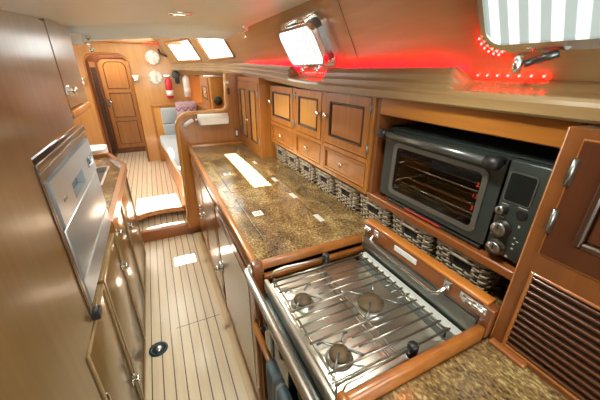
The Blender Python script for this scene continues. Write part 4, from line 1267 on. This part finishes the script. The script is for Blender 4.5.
# ------------------------------------------------------------------ floor details
def shallow(mb, a, b, z=.0008, w=.004):
    mb.box((a[0]-w/2 if a[0] == b[0] else a[0], a[1]-w/2 if a[1] == b[1] else a[1], 0), (b[0]+w/2 if a[0] == b[0] else b[0], b[1]+w/2 if a[1] == b[1] else b[1], z))
hb = MB(); shallow(hb, (-.115, 1.578), (.162, 1.578))
struct('trim_8', hb, M['bead'])
for k, x in enumerate((.178, -.30)):
    struct('baseboard_%s' % ('right' if k == 0 else 'left'), MB().box((x-.001, .3 if k == 0 else .73, 0), (x+.045 if k == 0 else x-.01, 2.79, .002 if k == 0 else .004)), M['teak_y'] if k else M['margin'])
fd = thing('floor_fitting', 'round dark blue deck fitting with silver centre set in the plank floor', 'floor fitting', (-.222, 1.46, 0))
MB().lathe([(.052, 0), (.052, .004), (.047, .006), (.026, .006), (.026, .002)], (-.222, 1.46, 0), (0, 0, 1), 32).build('ring', plain('dark_blue_rim', (.02, .045, .06), .25, .4), fd)
MB().lathe([(.034, 0), (.034, .0035), (.030, .005), (.002, .005)], (-.222, 1.46, .0032), (0, 0, 1), 28).build('inner_ring', M['black'], fd)
MB().lathe([(.020, 0), (.020, .003), (.016, .005), (.002, .0055)], (-.222, 1.46, .0062), (0, 0, 1), 20).build('cap', M['chrome'], fd)

# ------------------------------------------------------------------ ceiling fittings
zl = ceil_z(.178, 1.646)
dl = thing('ceiling_downlight', 'oval chrome ceiling downlight above the aisle', 'lamp', (.178, 1.646, zl-.012))
TD = Matrix.Translation((.178, 1.646, zl+.002))
MB(TD @ Matrix.Diagonal((1.15, .8, 1, 1))).lathe([(.05, 0), (.049, -.008), (.036, -.012), (.034, -.006)], (0, 0, 0), (0, 0, 1), 28).build('bezel', M['chrome'], dl)
MB(TD @ Matrix.Diagonal((1.15, .8, 1, 1))).lathe([(.034, 0), (.033, -.007), (.002, -.010)], (0, 0, 0), (0, 0, 1), 24).build('lens', M['lamp'], dl)
def hook(x, y, z, label):
    t = thing('ceiling_hook', label, 'hook', (x, y, z-.08))
    MB().box((x-.012, y-.012, z-.012), (x+.012, y+.012, z+.006), .003).build('base', M['chrome'], t)
    mb = MB(); mb.tube([(x, y, z-.01), (x-.004, y-.004, z-.035), (x+.003, y-.004, z-.055)], .006, 8)
    mb.lathe([(.004, 0), (.011, .006), (.011, .02), (.004, .026)], (x+.004, y-.004, z-.08), (0, 0, 1), 12); mb.build('hook_arm', M['chrome'], t)
hook(.604, 2.08, ceil_z(.604, 2.08), 'chrome hook hanging from the right edge of the ceiling near the windows')
hook(-.268, 2.2, 1.69, 'chrome hook hanging from the ceiling lip in front of the arched opening')
tag(MB().box((-.36, 2.15, 1.645), (-.29, 2.2, 1.70), .006, 2).build('white_bracket', M['white']), 'small white bracket under the ceiling lip beside the left upper cabinet', 'bracket')

# ------------------------------------------------------------------ light
w = bpy.data.worlds.new('sky'); SC.world = w; w.use_nodes = True
bg = w.node_tree.nodes['Background']
sky = w.node_tree.nodes.new('ShaderNodeTexSky'); sky.sky_type = 'HOSEK_WILKIE'; sky.turbidity = 5; sky.sun_direction = Vector((SX, SY, SZ)).normalized()
mixn = w.node_tree.nodes.new('ShaderNodeMix'); mixn.data_type = 'RGBA'; mixn.inputs[0].default_value = .75
mixn.inputs[7].default_value = (.96, 1, .96, 1)
w.node_tree.links.new(sky.outputs[0], mixn.inputs[6]); w.node_tree.links.new(mixn.outputs[2], bg.inputs['Color'])
bg.inputs['Strength'].default_value = 3.0
sun = bpy.data.lights.new('sun', 'SUN'); sun.energy = 85; sun.angle = .012; sun.color = (1, .97, .93)
so = bpy.data.objects.new('sun', sun); COL.objects.link(so)
so.rotation_euler = Vector((SX, SY, SZ)).to_track_quat('Z', 'Y').to_euler()
def area(name, loc, target, sx, sy, e, col=(1, .97, .92)):
    l = bpy.data.lights.new(name, 'AREA'); l.shape = 'RECTANGLE'; l.size = sx; l.size_y = sy; l.energy = e; l.color = col
    o = bpy.data.objects.new(name, l); COL.objects.link(o); o.location = loc
    o.rotation_euler = (Vector(loc)-Vector(target)).to_track_quat('Z', 'Y').to_euler()
    return o
area('saloon_hatch_daylight', (-.2, 3.7, 1.92), (-.1, 3.6, 0), .8, .8, 14, (.97, 1, .93))
area('aft_fill', (.2, -.9, 1.30), (-.15, 1.0, 1.5), .7, .6, 9, (.92, 1, .92))  # unseen lamp added aft as fill for the ceiling and bulkheads
area('port_side_windows_daylight', (-1.2, 3.9, 1.5), (.6, 3.6, 1.0), 1.2, .35, 14)
area('passage_fill', (-.5, 5.35, 1.9), (-.5, 5.35, 0), .3, .3, 7)  # unseen lamp added to brighten the cabin door and its recess

for (x, y, e) in ((.178, 1.646, 17), (.36, .45, 6.5), (.0, 2.9, 3)):  # first is the ceiling fitting; the other two are unseen, added to brighten
    l = bpy.data.lights.new('downlight', 'SPOT'); l.energy = e*2.3; l.spot_size = 2.5; l.spot_blend = .8; l.shadow_soft_size = .04; l.color = (.98, 1, .86)
    o = bpy.data.objects.new('downlight', l); COL.objects.link(o); o.location = (x, y, (ceil_z(x, y) if y < 2 else 1.92)-.03)
vs_ = SC.view_settings
SC.display_settings.display_device = 'sRGB'
vs_.view_transform = 'Standard'; vs_.look = 'None'; vs_.gamma = 1; vs_.exposure = 0.58; vs_.use_curve_mapping = False
SC.cycles.max_bounces = 10; SC.cycles.diffuse_bounces = 6; SC.cycles.glossy_bounces = 5; SC.cycles.sample_clamp_indirect = 6
SC.cycles.caustics_reflective = False; SC.cycles.caustics_refractive = False
SC.cycles.use_denoising = True
